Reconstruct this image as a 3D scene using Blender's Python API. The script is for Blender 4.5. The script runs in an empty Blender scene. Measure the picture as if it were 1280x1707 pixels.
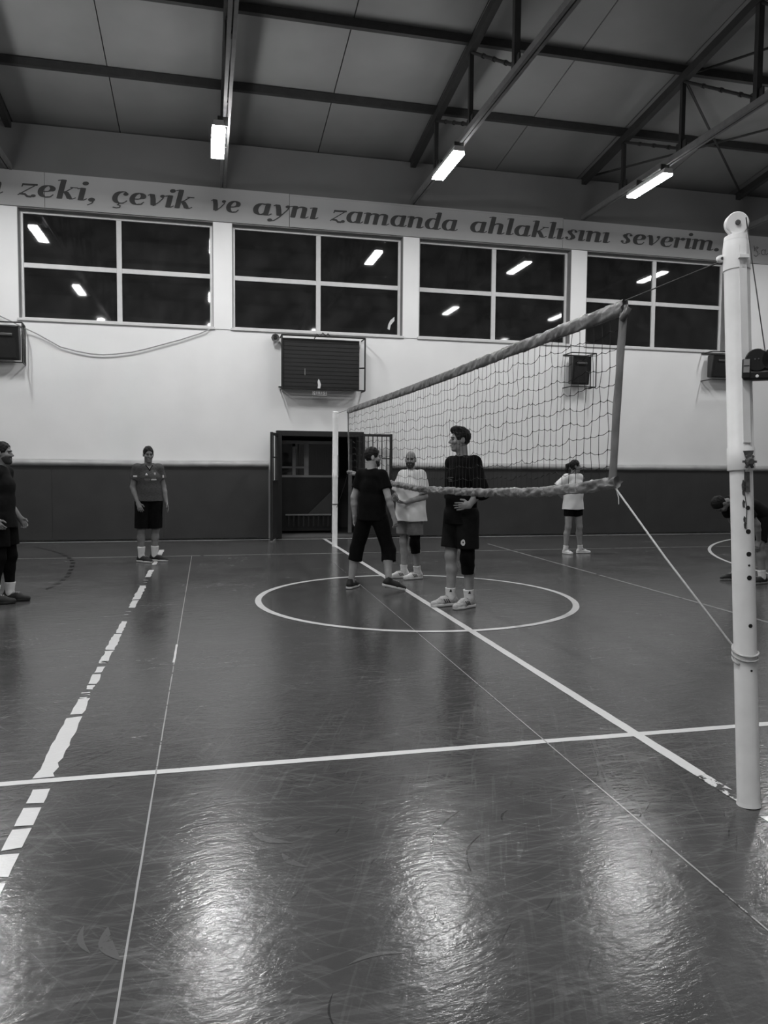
import bpy, math, random
import numpy as np
from mathutils import Vector, Matrix, noise as mnoise
from mathutils.bvhtree import BVHTree

SC = bpy.context.scene
COL = SC.collection

# ------------------------------------------------------------------ camera, sky, exposure
F_PX, PITCH, ROLL, YAW, CAM_H = 1278.4, -0.0597, 0.0082, 0.2282, 1.502
_fw = Vector((math.sin(YAW)*math.cos(PITCH), math.cos(YAW)*math.cos(PITCH), math.sin(PITCH)))
_r0 = Vector((math.cos(YAW), -math.sin(YAW), 0)); _u0 = _r0.cross(_fw)
_r = _r0*math.cos(ROLL) + _u0*math.sin(ROLL); _u = -_r0*math.sin(ROLL) + _u0*math.cos(ROLL)
cam_data = bpy.data.cameras.new('camera')
cam_data.sensor_fit = 'VERTICAL'; cam_data.sensor_height = 36.0; cam_data.sensor_width = 27.0
cam_data.lens = F_PX/1707*36.0; cam_data.clip_start = 0.05; cam_data.clip_end = 200
cam = bpy.data.objects.new('camera', cam_data); COL.objects.link(cam)
cam.matrix_world = Matrix(((_r.x, _u.x, -_fw.x, 0), (_r.y, _u.y, -_fw.y, 0), (_r.z, _u.z, -_fw.z, CAM_H), (0, 0, 0, 1)))
SC.camera = cam

world = bpy.data.worlds.new('night_sky'); SC.world = world; world.use_nodes = True
_bg = world.node_tree.nodes['Background']; _bg.inputs[0].default_value = (.5, .5, .5, 1); _bg.inputs[1].default_value = 0.004

SC.view_settings.view_transform = 'Standard'; SC.view_settings.look = 'None'
SC.view_settings.gamma = 1.0; SC.view_settings.use_curve_mapping = False
SC.view_settings.exposure = 0.2
LAMP = 100.0            # radiance of the lamps' diffusers
RNG = random.Random(7)

# ------------------------------------------------------------------ materials (all neutral grey: the photograph is black and white)
def mat(name, v, rough=.6, spec=.4, var=.08, scale=6.0, bump=0.0, bscale=60.0, metal=0.0, v2=None, stretch=None, coat=0.0):
    m = bpy.data.materials.new(name); m.use_nodes = True
    nt = m.node_tree; N = nt.nodes; L = nt.links
    b = N['Principled BSDF']
    b.inputs['Roughness'].default_value = rough; b.inputs['Specular IOR Level'].default_value = spec
    b.inputs['Metallic'].default_value = metal; b.inputs['Coat Weight'].default_value = coat
    tc = N.new('ShaderNodeTexCoord'); vec = tc.outputs['Object']
    if stretch:
        mp = N.new('ShaderNodeMapping'); mp.inputs['Scale'].default_value = stretch; L.new(vec, mp.inputs['Vector']); vec = mp.outputs['Vector']
    nz = N.new('ShaderNodeTexNoise'); nz.inputs['Scale'].default_value = scale; nz.inputs['Detail'].default_value = 6
    L.new(vec, nz.inputs['Vector'])
    cr = N.new('ShaderNodeValToRGB'); lo = v*(1-var) if v2 is None else v; hi = v*(1+var) if v2 is None else v2
    cr.color_ramp.elements[0].position = .3; cr.color_ramp.elements[1].position = .7
    cr.color_ramp.elements[0].color = (lo, lo, lo, 1); cr.color_ramp.elements[1].color = (hi, hi, hi, 1)
    L.new(nz.outputs['Fac'], cr.inputs['Fac']); L.new(cr.outputs['Color'], b.inputs['Base Color'])
    if bump:
        n2 = N.new('ShaderNodeTexNoise'); n2.inputs['Scale'].default_value = bscale; n2.inputs['Detail'].default_value = 4; L.new(vec, n2.inputs['Vector'])
        bp = N.new('ShaderNodeBump'); bp.inputs['Strength'].default_value = bump; bp.inputs['Distance'].default_value = .01
        L.new(n2.outputs['Fac'], bp.inputs['Height']); L.new(bp.outputs['Normal'], b.inputs['Normal'])
    return m

M = {}
M['wall'] = mat('white_wall_paint', .74, .75, .3, .035, 1.2, .06, 25)
M['frieze'] = mat('frieze_paint', .33, .7, .3, .04, 1.0)
M['band'] = mat('upper_wall_sheet', .12, .7, .3, .08, 1.0)
M['roof'] = mat('roof_panel_sheet', .185, .55, .35, .06, 1.5)
M['steel_dark'] = mat('dark_painted_steel', .022, .6, .4, .2, 8)
M['steel_chord'] = mat('grey_steel', .13, .55, .4, .15, 8)  # lighter grey than the rest of the truss steel
M['pad'] = mat('dark_vinyl_padding', .040, .5, .35, .12, 2.0, .05, 14)
M['pad_roll'] = mat('vinyl_edge_roll', .34, .38, .5, .2, 3.0, .15, 9)
M['black_paint'] = mat('black_paint', .014, .5, .4, .2, 12)
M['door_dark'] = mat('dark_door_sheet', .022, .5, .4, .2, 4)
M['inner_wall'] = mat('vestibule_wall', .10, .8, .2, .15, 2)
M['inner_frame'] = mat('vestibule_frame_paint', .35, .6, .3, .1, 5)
M['frame'] = mat('white_window_frame', .56, .4, .45, .05, 8)
M['reveal'] = mat('grey_reveal_lining', .22, .7, .3, .1, 4)  # lining inside the window openings, darker than the wall
M['letter'] = mat('lettering_paint', .050, .7, .3, .10, 5)
M['line'] = mat('court_line_paint', .70, .4, .4, .10, 9)
M['post'] = mat('white_enamel', .84, .38, .5, .05, 10)
M['post_white'] = mat('white_enamel_fresh', .90, .35, .5, .04, 10)
M['rust'] = mat('bare_worn_metal', .10, .7, .3, .5, 60)
M['black_plastic'] = mat('black_plastic', .012, .35, .5, .2, 10)
M['tape'] = mat('net_band_vinyl', .15, .36, .5, .45, 5, .35, 22)
M['tape_light'] = mat('net_band_vinyl_light', .19, .40, .5, .60, 7, .4, 26)
M['cord'] = mat('dark_net_cord', .035, .8, .2, .2, 40)
M['rope'] = mat('pale_rope', .48, .8, .2, .15, 60)
M['cable'] = mat('grey_cable', .30, .6, .3, .1, 30)
M['wire'] = mat('steel_wire_rope', .06, .5, .4, .1, 30)
M['sign_plate'] = mat('exit_sign_plate', .10, .5, .4, .15, 20)
M['sign_text'] = mat('exit_sign_text', .45, .5, .4, .05, 20)
M['housing'] = mat('lamp_housing_enamel', .45, .5, .4, .05, 8)
M['back_wall'] = mat('side_wall_paint', .55, .8, .2, .05, 1.2)
# people
M['skin'] = mat('skin', .26, .55, .4, .10, 18)
M['skin_light'] = mat('skin_light', .34, .55, .4, .10, 18)
M['skin_dark'] = mat('skin_tanned', .19, .55, .4, .10, 18)
M['hair'] = mat('dark_hair', .008, .6, .25, .3, 60, .5, 120)
M['stubble'] = mat('short_beard', .045, .8, .2, .3, 120)
M['eye'] = mat('eye_dark', .02, .3, .5, .1, 30)
M['lip'] = mat('lip', .16, .5, .4, .1, 30)
M['black_cloth'] = mat('black_cotton', .0055, .9, .08, .25, 20, .3, 160)
M['black_cloth2'] = mat('black_sport_fabric', .008, .8, .12, .25, 20, .3, 160)
M['white_cloth'] = mat('white_cotton', .72, .85, .2, .04, 14, .2, 140)
M['grey_cloth'] = mat('grey_sport_fabric', .17, .8, .2, .12, 20, .2, 140)
M['jersey'] = mat('dark_grey_jersey', .060, .75, .3, .35, 30, .25, 40, stretch=(1, 1, 4))
M['sock'] = mat('white_sock', .66, .9, .1, .06, 40, .3, 200)
M['print_white'] = mat('white_print', .62, .7, .3, .04, 30)
M['print_grey'] = mat('pale_print', .30, .7, .3, .04, 30)
M['shoe_black'] = mat('black_shoe_upper', .014, .65, .4, .3, 60)
M['shoe_white'] = mat('white_shoe_upper', .66, .6, .4, .08, 40)
M['shoe_grey'] = mat('pale_grey_shoe_upper', .42, .6, .4, .35, 30)
M['sole_white'] = mat('white_rubber_sole', .62, .6, .4, .06, 40)
M['sole_grey'] = mat('grey_rubber_sole', .22, .7, .3, .1, 40)
M['sole_black'] = mat('black_rubber_sole', .02, .7, .3, .1, 40)

def emit_mat(name, s):
    m = bpy.data.materials.new(name); m.use_nodes = True; nt = m.node_tree
    for n in list(nt.nodes): nt.nodes.remove(n)
    e = nt.nodes.new('ShaderNodeEmission'); o = nt.nodes.new('ShaderNodeOutputMaterial')
    e.inputs[0].default_value = (1, 1, 1, 1); e.inputs[1].default_value = s
    nt.links.new(e.outputs[0], o.inputs[0]); return m
for _k, _q in (('bright', (1.55, .85, 1.75)), ('mid', (1.15, .62, .60)), ('weak', (1.20, .55, .22))):
    for _r in range(3): M['lamp_%s_%d' % (_k, _r)] = emit_mat('lamp_diffuser_%s' % _k, LAMP*_q[_r])

def glass_mat():
    m = bpy.data.materials.new('dusty_window_glass'); m.use_nodes = True
    nt = m.node_tree; N = nt.nodes; L = nt.links; b = N['Principled BSDF']
    b.inputs['Roughness'].default_value = .03; b.inputs['IOR'].default_value = 1.5
    b.inputs['Transmission Weight'].default_value = .6
    tc = N.new('ShaderNodeTexCoord')
    nz = N.new('ShaderNodeTexNoise'); nz.inputs['Scale'].default_value = 1.7; nz.inputs['Detail'].default_value = 8; nz.inputs['Roughness'].default_value = .7
    L.new(tc.outputs['Object'], nz.inputs['Vector'])
    n2 = N.new('ShaderNodeTexNoise'); n2.inputs['Scale'].default_value = 22; n2.inputs['Detail'].default_value = 5
    mp = N.new('ShaderNodeMapping'); mp.inputs['Scale'].default_value = (1, 1, .25); L.new(tc.outputs['Object'], mp.inputs['Vector']); L.new(mp.outputs['Vector'], n2.inputs['Vector'])
    cr = N.new('ShaderNodeValToRGB'); cr.color_ramp.elements[0].position = .42; cr.color_ramp.elements[1].position = .8
    cr.color_ramp.elements[0].color = (.030, .030, .030, 1); cr.color_ramp.elements[1].color = (.085, .085, .085, 1)
    c2 = N.new('ShaderNodeValToRGB'); c2.color_ramp.elements[0].position = .68; c2.color_ramp.elements[1].position = .74
    c2.color_ramp.elements[0].color = (0, 0, 0, 1); c2.color_ramp.elements[1].color = (.08, .08, .08, 1)
    L.new(nz.outputs['Fac'], cr.inputs['Fac']); L.new(n2.outputs['Fac'], c2.inputs['Fac'])
    ad = N.new('ShaderNodeMixRGB'); ad.blend_type = 'ADD'; ad.inputs[0].default_value = 1
    L.new(cr.outputs[0], ad.inputs[1]); L.new(c2.outputs[0], ad.inputs[2]); L.new(ad.outputs[0], b.inputs['Base Color'])
    return m
M['glass'] = glass_mat()

def floor_nodes(m, worn_line=None):
    """Polished, scuffed sports floor. worn_line: (threshold, scale) -> line paint through which the floor shows."""
    m.use_nodes = True; nt = m.node_tree; N = nt.nodes; L = nt.links; b = N['Principled BSDF']
    geo = N.new('ShaderNodeNewGeometry'); P = geo.outputs['Position']
    def nz(scale, detail=6, rough=.6, st=None, rot=0, dist=0.0):
        v = P
        if st or rot:
            mp = N.new('ShaderNodeMapping'); mp.vector_type = 'TEXTURE'; mp.inputs['Scale'].default_value = tuple(1/q for q in (st or (1, 1, 1))); mp.inputs['Rotation'].default_value = (0, 0, rot)
            L.new(v, mp.inputs['Vector']); v = mp.outputs['Vector']
        t = N.new('ShaderNodeTexNoise'); t.inputs['Scale'].default_value = scale; t.inputs['Detail'].default_value = detail
        t.inputs['Roughness'].default_value = rough; t.inputs['Distortion'].default_value = dist
        L.new(v, t.inputs['Vector']); return t.outputs['Fac']
    def ramp(s, p0, p1, c0, c1):
        r = N.new('ShaderNodeValToRGB'); r.color_ramp.elements[0].position = p0; r.color_ramp.elements[1].position = p1
        r.color_ramp.elements[0].color = (c0, c0, c0, 1); r.color_ramp.elements[1].color = (c1, c1, c1, 1); L.new(s, r.inputs['Fac']); return r.outputs['Color']
    def mth(op, a, bb):
        n = N.new('ShaderNodeMath'); n.operation = op
        for i, q in enumerate((a, bb)):
            if isinstance(q, (int, float)): n.inputs[i].default_value = q
            else: L.new(q, n.inputs[i])
        return n.outputs[0]
    base = ramp(nz(.55, 4), .3, .7, .043, .056)
    fine = mth('ADD', ramp(nz(7, 8, .75), .3, .75, -.008, .012), ramp(nz(2.6, 6, .7, (1, 1.7, 1), .4), .35, .7, -.008, .010))
    scr = None
    for (sc, st, rot, th, amp) in ((2.2, (1, 16, 1), .30, .58, .024), (2.4, (1, 14, 1), -.50, .59, .022), (1.8, (1, 18, 1), 1.2, .60, .020), (1.5, (1, 22, 1), .02, .58, .024), (3.5, (1, 10, 1), 2.2, .61, .022), (1.2, (1, 30, 1), -.15, .58, .020)):
        s = ramp(nz(sc, 3, .5, st, rot, 1.2), th, th+.05, 0, amp)
        scr = s if scr is None else mth('ADD', scr, s)
    dk = ramp(nz(1.6, 3, .5, (1, 12, 1), .9, 1.5), .68, .72, 0, .022)
    patch = ramp(nz(.8, 5, .65), .40, .62, .35, 1.0)
    scr = mth('MULTIPLY', scr, patch)
    col = mth('SUBTRACT', mth('ADD', mth('ADD', base, fine), scr), dk)
    rough = mth('ADD', ramp(nz(1.1, 6, .7), .3, .7, .145, .235), mth('MULTIPLY', scr, 1.4))
    cc = N.new('ShaderNodeCombineColor')
    if worn_line:
        th, sc, white = worn_line
        w = ramp(nz(sc, 8, .7), th, th+.03, 0, 1)
        mx = N.new('ShaderNodeMix'); mx.data_type = 'FLOAT'
        L.new(w, mx.inputs[0]); L.new(col, mx.inputs[2]); mx.inputs[3].default_value = white
        col = mx.outputs[0]
    for i in range(3): L.new(col, cc.inputs[i])
    L.new(cc.outputs[0], b.inputs['Base Color']); L.new(rough, b.inputs['Roughness'])
    b.inputs['Specular IOR Level'].default_value = .42
    bp = N.new('ShaderNodeBump'); bp.inputs['Strength'].default_value = .22; bp.inputs['Distance'].default_value = .01
    L.new(mth('ADD', mth('ADD', nz(7, 4, .6, (1, 1.8, 1), YAW), mth('MULTIPLY', nz(24, 3, .6, (1, 2.2, 1), YAW), .5)), mth('MULTIPLY', scr, 1.5)), bp.inputs['Height']); L.new(bp.outputs['Normal'], b.inputs['Normal'])
M['slot'] = mat('horn_slot_paint', .06, .4, .5, .1, 10)
M['floor'] = bpy.data.materials.new('polished_sports_floor'); floor_nodes(M['floor'])
M['line_ok'] = bpy.data.materials.new('line_paint_scuffed'); floor_nodes(M['line_ok'], (.29, 5.0, .74))
M['line_worn'] = bpy.data.materials.new('line_paint_worn'); floor_nodes(M['line_worn'], (.47, 9.0, .72))
M['line_thin'] = bpy.data.materials.new('thin_line_paint'); floor_nodes(M['line_thin'], (.38, 6.0, .36))
M['line_faint'] = bpy.data.materials.new('faint_line_paint'); floor_nodes(M['line_faint'], (.42, 6.0, .26))
M['scuff_dark'] = bpy.data.materials.new('scuff_streak'); floor_nodes(M['scuff_dark'], (.42, 9.0, .028))
M['scuff'] = bpy.data.materials.new('scuff_smear'); floor_nodes(M['scuff'], (.40, 9.0, .10))
M['line_dark'] = bpy.data.materials.new('dark_line_paint'); floor_nodes(M['line_dark'], (.36, 4.0, .014))

# ------------------------------------------------------------------ mesh helpers
class MB:
    def __init__(s): s.v = []; s.f = []
    def add(s, vs, fs):
        o = len(s.v); s.v.extend([tuple(q) for q in vs]); s.f.extend([tuple(i+o for i in q) for q in fs]); return s
    def box(s, x0, x1, y0, y1, z0, z1):
        return s.add([(x0,y0,z0),(x1,y0,z0),(x1,y1,z0),(x0,y1,z0),(x0,y0,z1),(x1,y0,z1),(x1,y1,z1),(x0,y1,z1)],
                     [(0,3,2,1),(4,5,6,7),(0,1,5,4),(1,2,6,5),(2,3,7,6),(3,0,4,7)])
    def bar(s, a, b, w, h=None, up=(0, 0, 1)):
        """rectangular bar from a to b, w across, h along 'up'."""
        h = w if h is None else h; a = Vector(a); b = Vector(b); d = (b-a).normalized(); up = Vector(up)
        if abs(d.dot(up)) > .98: up = Vector((0, 1, 0))
        x = d.cross(up).normalized()*w/2; y = x.cross(d).normalized()*h/2
        return s.add([a-x-y, a+x-y, a+x+y, a-x+y, b-x-y, b+x-y, b+x+y, b-x+y], [(3,2,1,0),(4,5,6,7),(0,1,5,4),(1,2,6,5),(2,3,7,6),(3,0,4,7)])
    def tube(s, pts, r, n=8, cap=True):
        pts = [Vector(p) for p in pts]; rs = r if isinstance(r, (list, tuple)) else [r]*len(pts)
        o = len(s.v); prev = None
        for i, p in enumerate(pts):
            d = (pts[min(i+1, len(pts)-1)]-pts[max(i-1, 0)]).normalized()
            if prev is None:
                x = d.orthogonal().normalized()
            else:
                x = prev-d*prev.dot(d); x = x.normalized() if x.length > 1e-6 else d.orthogonal().normalized()
            prev = x; y = d.cross(x)
            for k in range(n):
                t = 2*math.pi*k/n; s.v.append(tuple(p+(x*math.cos(t)+y*math.sin(t))*rs[i]))
        for i in range(len(pts)-1):
            for k in range(n):
                a = o+i*n+k; b = o+i*n+(k+1) % n; s.f.append((a, b, b+n, a+n))
        if cap:
            s.f.append(tuple(o+k for k in reversed(range(n)))); e = o+(len(pts)-1)*n; s.f.append(tuple(e+k for k in range(n)))
        return s
    def lathe(s, a, axis, prof, n=24):
        """prof: list of (distance along axis, radius)"""
        axis = Vector(axis).normalized(); a = Vector(a)
        x = axis.orthogonal().normalized(); y = axis.cross(x); o = len(s.v)
        for (t, r) in prof:
            for k in range(n):
                q = 2*math.pi*k/n; s.v.append(tuple(a+axis*t+(x*math.cos(q)+y*math.sin(q))*r))
        for i in range(len(prof)-1):
            for k in range(n):
                p = o+i*n+k; q = o+i*n+(k+1) % n; s.f.append((p, q, q+n, p+n))
        s.f.append(tuple(o+k for k in reversed(range(n)))); e = o+(len(prof)-1)*n; s.f.append(tuple(e+k for k in range(n)))
        return s
    def build(s, name, m, parent=None, smooth=False, bevel=0.0):
        me = bpy.data.meshes.new(name); me.from_pydata([tuple(q) for q in s.v], [], s.f); me.update()
        return link(name, me, m, parent, smooth, bevel)

def link(name, me, m, parent=None, smooth=False, bevel=0.0):
    if m is not None: me.materials.append(m)
    if smooth:
        me.shade_smooth()
        if smooth == 'auto': me.set_sharp_from_angle(angle=math.radians(40))
    o = bpy.data.objects.new(name, me); COL.objects.link(o)
    if parent is not None: o.parent = parent
    if bevel:
        b = o.modifiers.new('bevel', 'BEVEL'); b.width = bevel; b.segments = 2; b.limit_method = 'ANGLE'
    return o
def empty(name, loc=(0, 0, 0), rz=0):
    o = bpy.data.objects.new(name, None); COL.objects.link(o); o.location = loc; o.rotation_euler = (0, 0, rz); o.empty_display_size = .1; return o
def tag(o, label, cat, group=None):
    o['label'] = label; o['category'] = cat
    if group: o['group'] = group
    return o
def struct(o, label=None):
    o['kind'] = 'structure'
    if label: o['label'] = label
    return o
def copy_tree(o, parent=None):
    c = o.copy(); COL.objects.link(c); c.parent = parent
    for ch in list(o.children): copy_tree(ch, c)
    return c
def wbuild(mb, name, m, parent=None, smooth=False, bevel=0.0, pivot=None):
    """build from world coordinates under a parent that is only translated"""
    off = Vector((0, 0, 0)); p = parent
    while p is not None: off += p.location; p = p.parent
    piv = Vector(pivot) if pivot is not None else off
    mb.v = [(q[0]-piv[0], q[1]-piv[1], q[2]-piv[2]) for q in mb.v]
    o = mb.build(name, m, parent, smooth, bevel)
    o.location = piv-off
    return o

# ================================================================== THE HALL
WY = 15.89                                  # face of the far wall
X0, X1, Y0 = -13.2, 17.8, -4.0              # hall extents
TX = [-11.35+3.9*i for i in range(8)]       # truss lines: ... -3.55, .35, 4.25, 8.15, 12.05
PY = [14.22, 12.28, 10.38, 8.45, 6.5]       # panel points of the truss
def roof_z(y): return 7.86+.135*(WY-y) if y > 6.0 else 7.86+.135*(WY-6.0)-.135*(6.0-y)

fl = MB().box(X0, X1, Y0, WY+.3, -.2, 0).build('floor', M['floor']); struct(fl, 'polished scuffed sports floor with court lines')
# court lines: thin paint films, each its own part
def line_poly(name, pts, m, z=.0015):
    mb = MB(); n = len(pts); mb.add([(x, y, z) for x, y in pts], [tuple(range(n))]); return mb.build(name, m, fl)
def line_strip(name, pts, w, m, z=.0015, wob=0.0):
    mb = MB(); L = []; 
    for i, (x, y) in enumerate(pts):
        a = pts[max(i-1, 0)]; b = pts[min(i+1, len(pts)-1)]; d = Vector((b[0]-a[0], b[1]-a[1])).normalized(); nrm = Vector((-d.y, d.x))
        w1 = w/2*(1+RNG.uniform(-wob, wob)); w2 = w/2*(1+RNG.uniform(-wob, wob))
        L.append((x+nrm.x*w1, y+nrm.y*w1, z)); L.append((x-nrm.x*w2, y-nrm.y*w2, z))
    mb.add(L, [(2*i, 2*i+1, 2*i+3, 2*i+2) for i in range(len(pts)-1)]); return mb.build(name, m, fl)
def seg(a, b, n): return [(a[0]+(b[0]-a[0])*i/n, a[1]+(b[1]-a[1])*i/n) for i in range(n+1)]
XN = 2.36
line_strip('court_line', seg((X0+1.5, 3.82), (X1-1.5, 3.82), 160), .055, M['line_ok'], .0015, .10)          # near side line
line_strip('court_line', seg((XN, 3.25), (XN, 15.62), 120), .068, M['line_ok'], .0022, .06)                 # centre line
line_strip('court_line', seg((XN, 2.93), (XN, 3.25), 12), .062, M['line_worn'], .0022, .10)
line_strip('court_line', seg((XN, -1.0), (XN, 2.78), 30), .062, M['line_ok'], .0022, .06)
line_strip('court_line', [(2.33+1.78*math.cos(t*math.pi/48), 8.40+1.80*math.sin(t*math.pi/48)) for t in range(97)], .070, M['line_ok'], .0030, .05)   # centre circle
line_strip('court_line', seg((X0+1.5, 12.97), (X1-1.5, 12.97), 120), .034, M['line_thin'], .0012, .15)        # far side line
line_strip('court_line', seg((X0+.5, 15.62), (X1-.5, 15.55), 60), .055, M['line_ok'], .0012, .06)              # line along the far wall
line_strip('court_line', seg((-.252, -2), (-.235, 13.0), 100), .0075, M['line_thin'], .0018, .3)
line_strip('court_line', seg((-.247, 5.95), (-.243, 6.55), 8), .016, M['line_ok'], .0024, .3)
line_strip('court_line', seg((1.75, .5), (1.86, 7.0), 60), .0075, M['line_thin'], .0018, .3)
line_strip('court_line', seg((1.86, 7.0), (1.93, 12.0), 40), .009, M['line_faint'], .0018, .3)
line_strip('court_line', seg((5.37, 4.0), (5.37, 14.1), 60), .050, M['line_faint'], .0018, .1)                  # far court attack line
line_strip('court_line', [(14.85+7.03*math.cos(math.pi-t*1.25/60), 8.4+7.03*math.sin(math.pi-t*1.25/60)) for t in range(-30, 61)], .055, M['line_ok'], .0020, .05)
# near court attack line: chipped into pieces, dashed beyond the side line
def chip(x, y0, y1, w, wob):
    n = max(3, int((y1-y0)/.06)); L = [(x-w/2*(1+RNG.uniform(-wob, wob)), y0+(y1-y0)*i/n) for i in range(n+1)]
    R = [(x+w/2*(1+RNG.uniform(-wob, wob)), y0+(y1-y0)*i/n) for i in range(n+1)]
    mb = MB(); mb.add([(a, b+RNG.uniform(-.012, .012), .002) for a, b in L]+[(a, b+RNG.uniform(-.012, .012), .002) for a, b in R], [(i, n+1+i, n+2+i, i+1) for i in range(n)])
    mb.build('court_line', M['line_ok'], fl)
for (a, b) in ((2.12, 2.28), (2.33, 2.49), (2.53, 2.69), (2.73, 2.90), (2.945, 3.11), (3.15, 3.32), (3.36, 3.525), (3.565, 3.725)): chip(-.745, a, b, .075, .06)
for (a, b, w) in ((3.85, 4.76, .082), (4.82, 5.13, .070), (5.34, 5.44, .045), (5.48, 5.72, .060), (5.76, 5.94, .05), (6.05, 6.42, .062), (6.46, 7.05, .070), (7.10, 7.62, .055),
                  (8.35, 8.8, .07), (8.85, 9.85, .08), (10.6, 11.3, .07), (11.9, 12.4, .06), (12.7, 13.95, .085)): chip(-.765, a, b, w, .22)
for y in (5.14, 5.20, 5.25, 6.02, 6.06, 7.95, 8.12, 10.1, 10.3): chip(-.77+RNG.uniform(-.01, .01), y, y+.025, .05, .4)
# dark dashed arc at the far left
arc = [(-2.98, 14.77), (-2.68, 14.25), (-2.40, 13.71), (-2.15, 13.05), (-1.98, 12.4), (-1.88, 11.6), (-1.81, 10.9), (-1.81, 10.3), (-1.86, 9.6)]
for i in range(8):
    a, b = Vector(arc[i]), Vector(arc[i+1])
    for t in (0, .5): line_strip('court_line', [tuple(a+(b-a)*t), tuple(a+(b-a)*(t+.27))], .065, M['line_dark'], .0016)
# scuff smears close to the camera
for (x, y, a, ln, w, mk) in ((.25, 3.04, 2.45, .20, .040, 's'), (.32, 2.84, 2.15, .15, .034, 's'), (-.29, 2.45, 1.88, .19, .045, 's'), (-.375, 2.49, 1.83, .16, .020, 's'), (.50, 2.20, .1, .18, .02, 's'), (.76, 2.37, 1.58, .13, .012, 'd'), (.95, 2.89, 1.06, .50, .014, 'd'), (1.02, 2.75, 1.1, .30, .008, 'd'), (.34, 2.0, 1.5, .16, .007, 'd'), (1.25, 3.02, 1.0, .12, .01, 'd'), (.05, 3.35, .25, .36, .014, 's'), (.0, 3.18, .22, .30, .012, 's')):
    pts = [(x+ln*(t/8-.5)*math.cos(a)-.12*ln*math.sin(math.pi*t/8)*math.sin(a), y+ln*(t/8-.5)*math.sin(a)+.12*ln*math.sin(math.pi*t/8)*math.cos(a)) for t in range(9)]
    mb = MB(); V = []
    for i, (px, py) in enumerate(pts):
        ww = w/2*math.sin(math.pi*(i+.35)/8.7); V += [(px-math.sin(a)*ww, py+math.cos(a)*ww, .0011), (px+math.sin(a)*ww, py-math.cos(a)*ww, .0011)]
    mb.add(V, [(2*i, 2*i+1, 2*i+3, 2*i+2) for i in range(8)]); mb.build('scuff_mark', M['scuff'] if mk == 's' else M['scuff_dark'], fl)

# ---- walls
def wall_holes(xs0, xs1, zs0, zs1, holes, y0, y1):
    xs = sorted({xs0, xs1, *[h[0] for h in holes], *[h[1] for h in holes]}); zs = sorted({zs0, zs1, *[h[2] for h in holes], *[h[3] for h in holes]})
    nx, nz = len(xs)-1, len(zs)-1
    def solid(i, k):
        if i < 0 or k < 0 or i >= nx or k >= nz: return False
        cx, cz = (xs[i]+xs[i+1])/2, (zs[k]+zs[k+1])/2
        return not any(h[0] < cx < h[1] and h[2] < cz < h[3] for h in holes)
    mb = MB()
    for i in range(nx):
        for k in range(nz):
            if not solid(i, k): continue
            a, b, c, d = xs[i], xs[i+1], zs[k], zs[k+1]
            mb.add([(a,y0,c),(b,y0,c),(b,y0,d),(a,y0,d)], [(0,1,2,3)]); mb.add([(a,y1,c),(b,y1,c),(b,y1,d),(a,y1,d)], [(3,2,1,0)])
            if not solid(i-1, k): mb.add([(a,y0,c),(a,y0,d),(a,y1,d),(a,y1,c)], [(0,1,2,3)])
            if not solid(i+1, k): mb.add([(b,y0,c),(b,y1,c),(b,y1,d),(b,y0,d)], [(0,1,2,3)])
            if not solid(i, k-1): mb.add([(a,y0,c),(a,y1,c),(b,y1,c),(b,y0,c)], [(0,1,2,3)])
            if not solid(i, k+1): mb.add([(a,y0,d),(b,y0,d),(b,y1,d),(a,y1,d)], [(0,1,2,3)])
    return mb
WIN = [(-3.43, .165), (.53, 4.06), (4.41, 7.90), (8.275, 11.86)]
WZ0, WZ1 = 4.235, 6.31
DOOR = (1.45, 3.16, -.0, 2.16)
wf = wall_holes(X0, X1, -.0, 6.33, [(a, b, WZ0, WZ1) for a, b in WIN]+[DOOR], WY, WY+.42).build('wall_far', M['wall'])
struct(wf, 'tall white far wall with windows, door and dark padding')
wu = MB().box(X0, X1, WY-.01, WY+.42, 6.93, 7.84).build('wall_upper', M['band']); struct(wu, 'dark sheet band between the lettered frieze and the roof')
struct(MB().box(X0-.3, X0, Y0, WY+.4, 0, 9.4).build('wall_left', M['back_wall'])); struct(MB().box(X1, X1+.3, Y0, WY+.4, 0, 9.4).build('wall_right', M['back_wall']))
struct(MB().box(X0-.3, X1+.3, Y0-.3, Y0, 0, 9.4).build('wall_back', M['back_wall']))

# frieze of painted panels with the lettering
fr = struct(empty('trim_1', (0, WY-.04, 6.31)), 'pale frieze above the windows with dark italic lettering')
FS = [X0, -7.5, -2.93, 1.67, 7.66, 13.2, X1]
for i in range(6):
    z1 = 6.965 if i < 3 else 6.94
    wbuild(MB().box(FS[i]+.004, FS[i+1]-.004, WY-.04-.004*(i % 2), WY+.02, 6.315, z1), 'frieze_panel', M['frieze'], fr)
    if i == 3: wbuild(MB().box(FS[i]+.004, FS[i+1]-.004, WY-.055, WY+.02, 6.925, 6.955), 'frieze_edge', M['frieze'], fr)

# ---- lettering: a broad-nib bold italic, drawn stroke by stroke
def arc2(cx, cy, rx, ry, a0, a1, n=14): return [(cx+rx*math.cos(math.radians(a0+(a1-a0)*i/n)), cy+ry*math.sin(math.radians(a0+(a1-a0)*i/n))) for i in range(n+1)]
NW, NH = .27, .065
def stem(x, top, foot=True, head=True):
    s = [[(x, .03), (x, top-.03)]]
    if head: s.append(('t', [(x-.24, top-.10), (x-.06, top-.03)]))
    if foot: s.append(('t', [(x+.02, .03), (x+.16, .05), (x+.27, .16)]))
    return s
def arch(x0, x1, foot=True):
    s = [('t', [(x0, .55), (x0+.10, .74), (x0+.22, .90)]), [(x0+.24, .88), (x1-.14, .955), (x1-.03, .90), (x1, .76), (x1, .45), (x1, .03)]]
    if foot: s.append(('t', [(x1+.02, .03), (x1+.16, .05), (x1+.27, .16)]))
    return s
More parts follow.
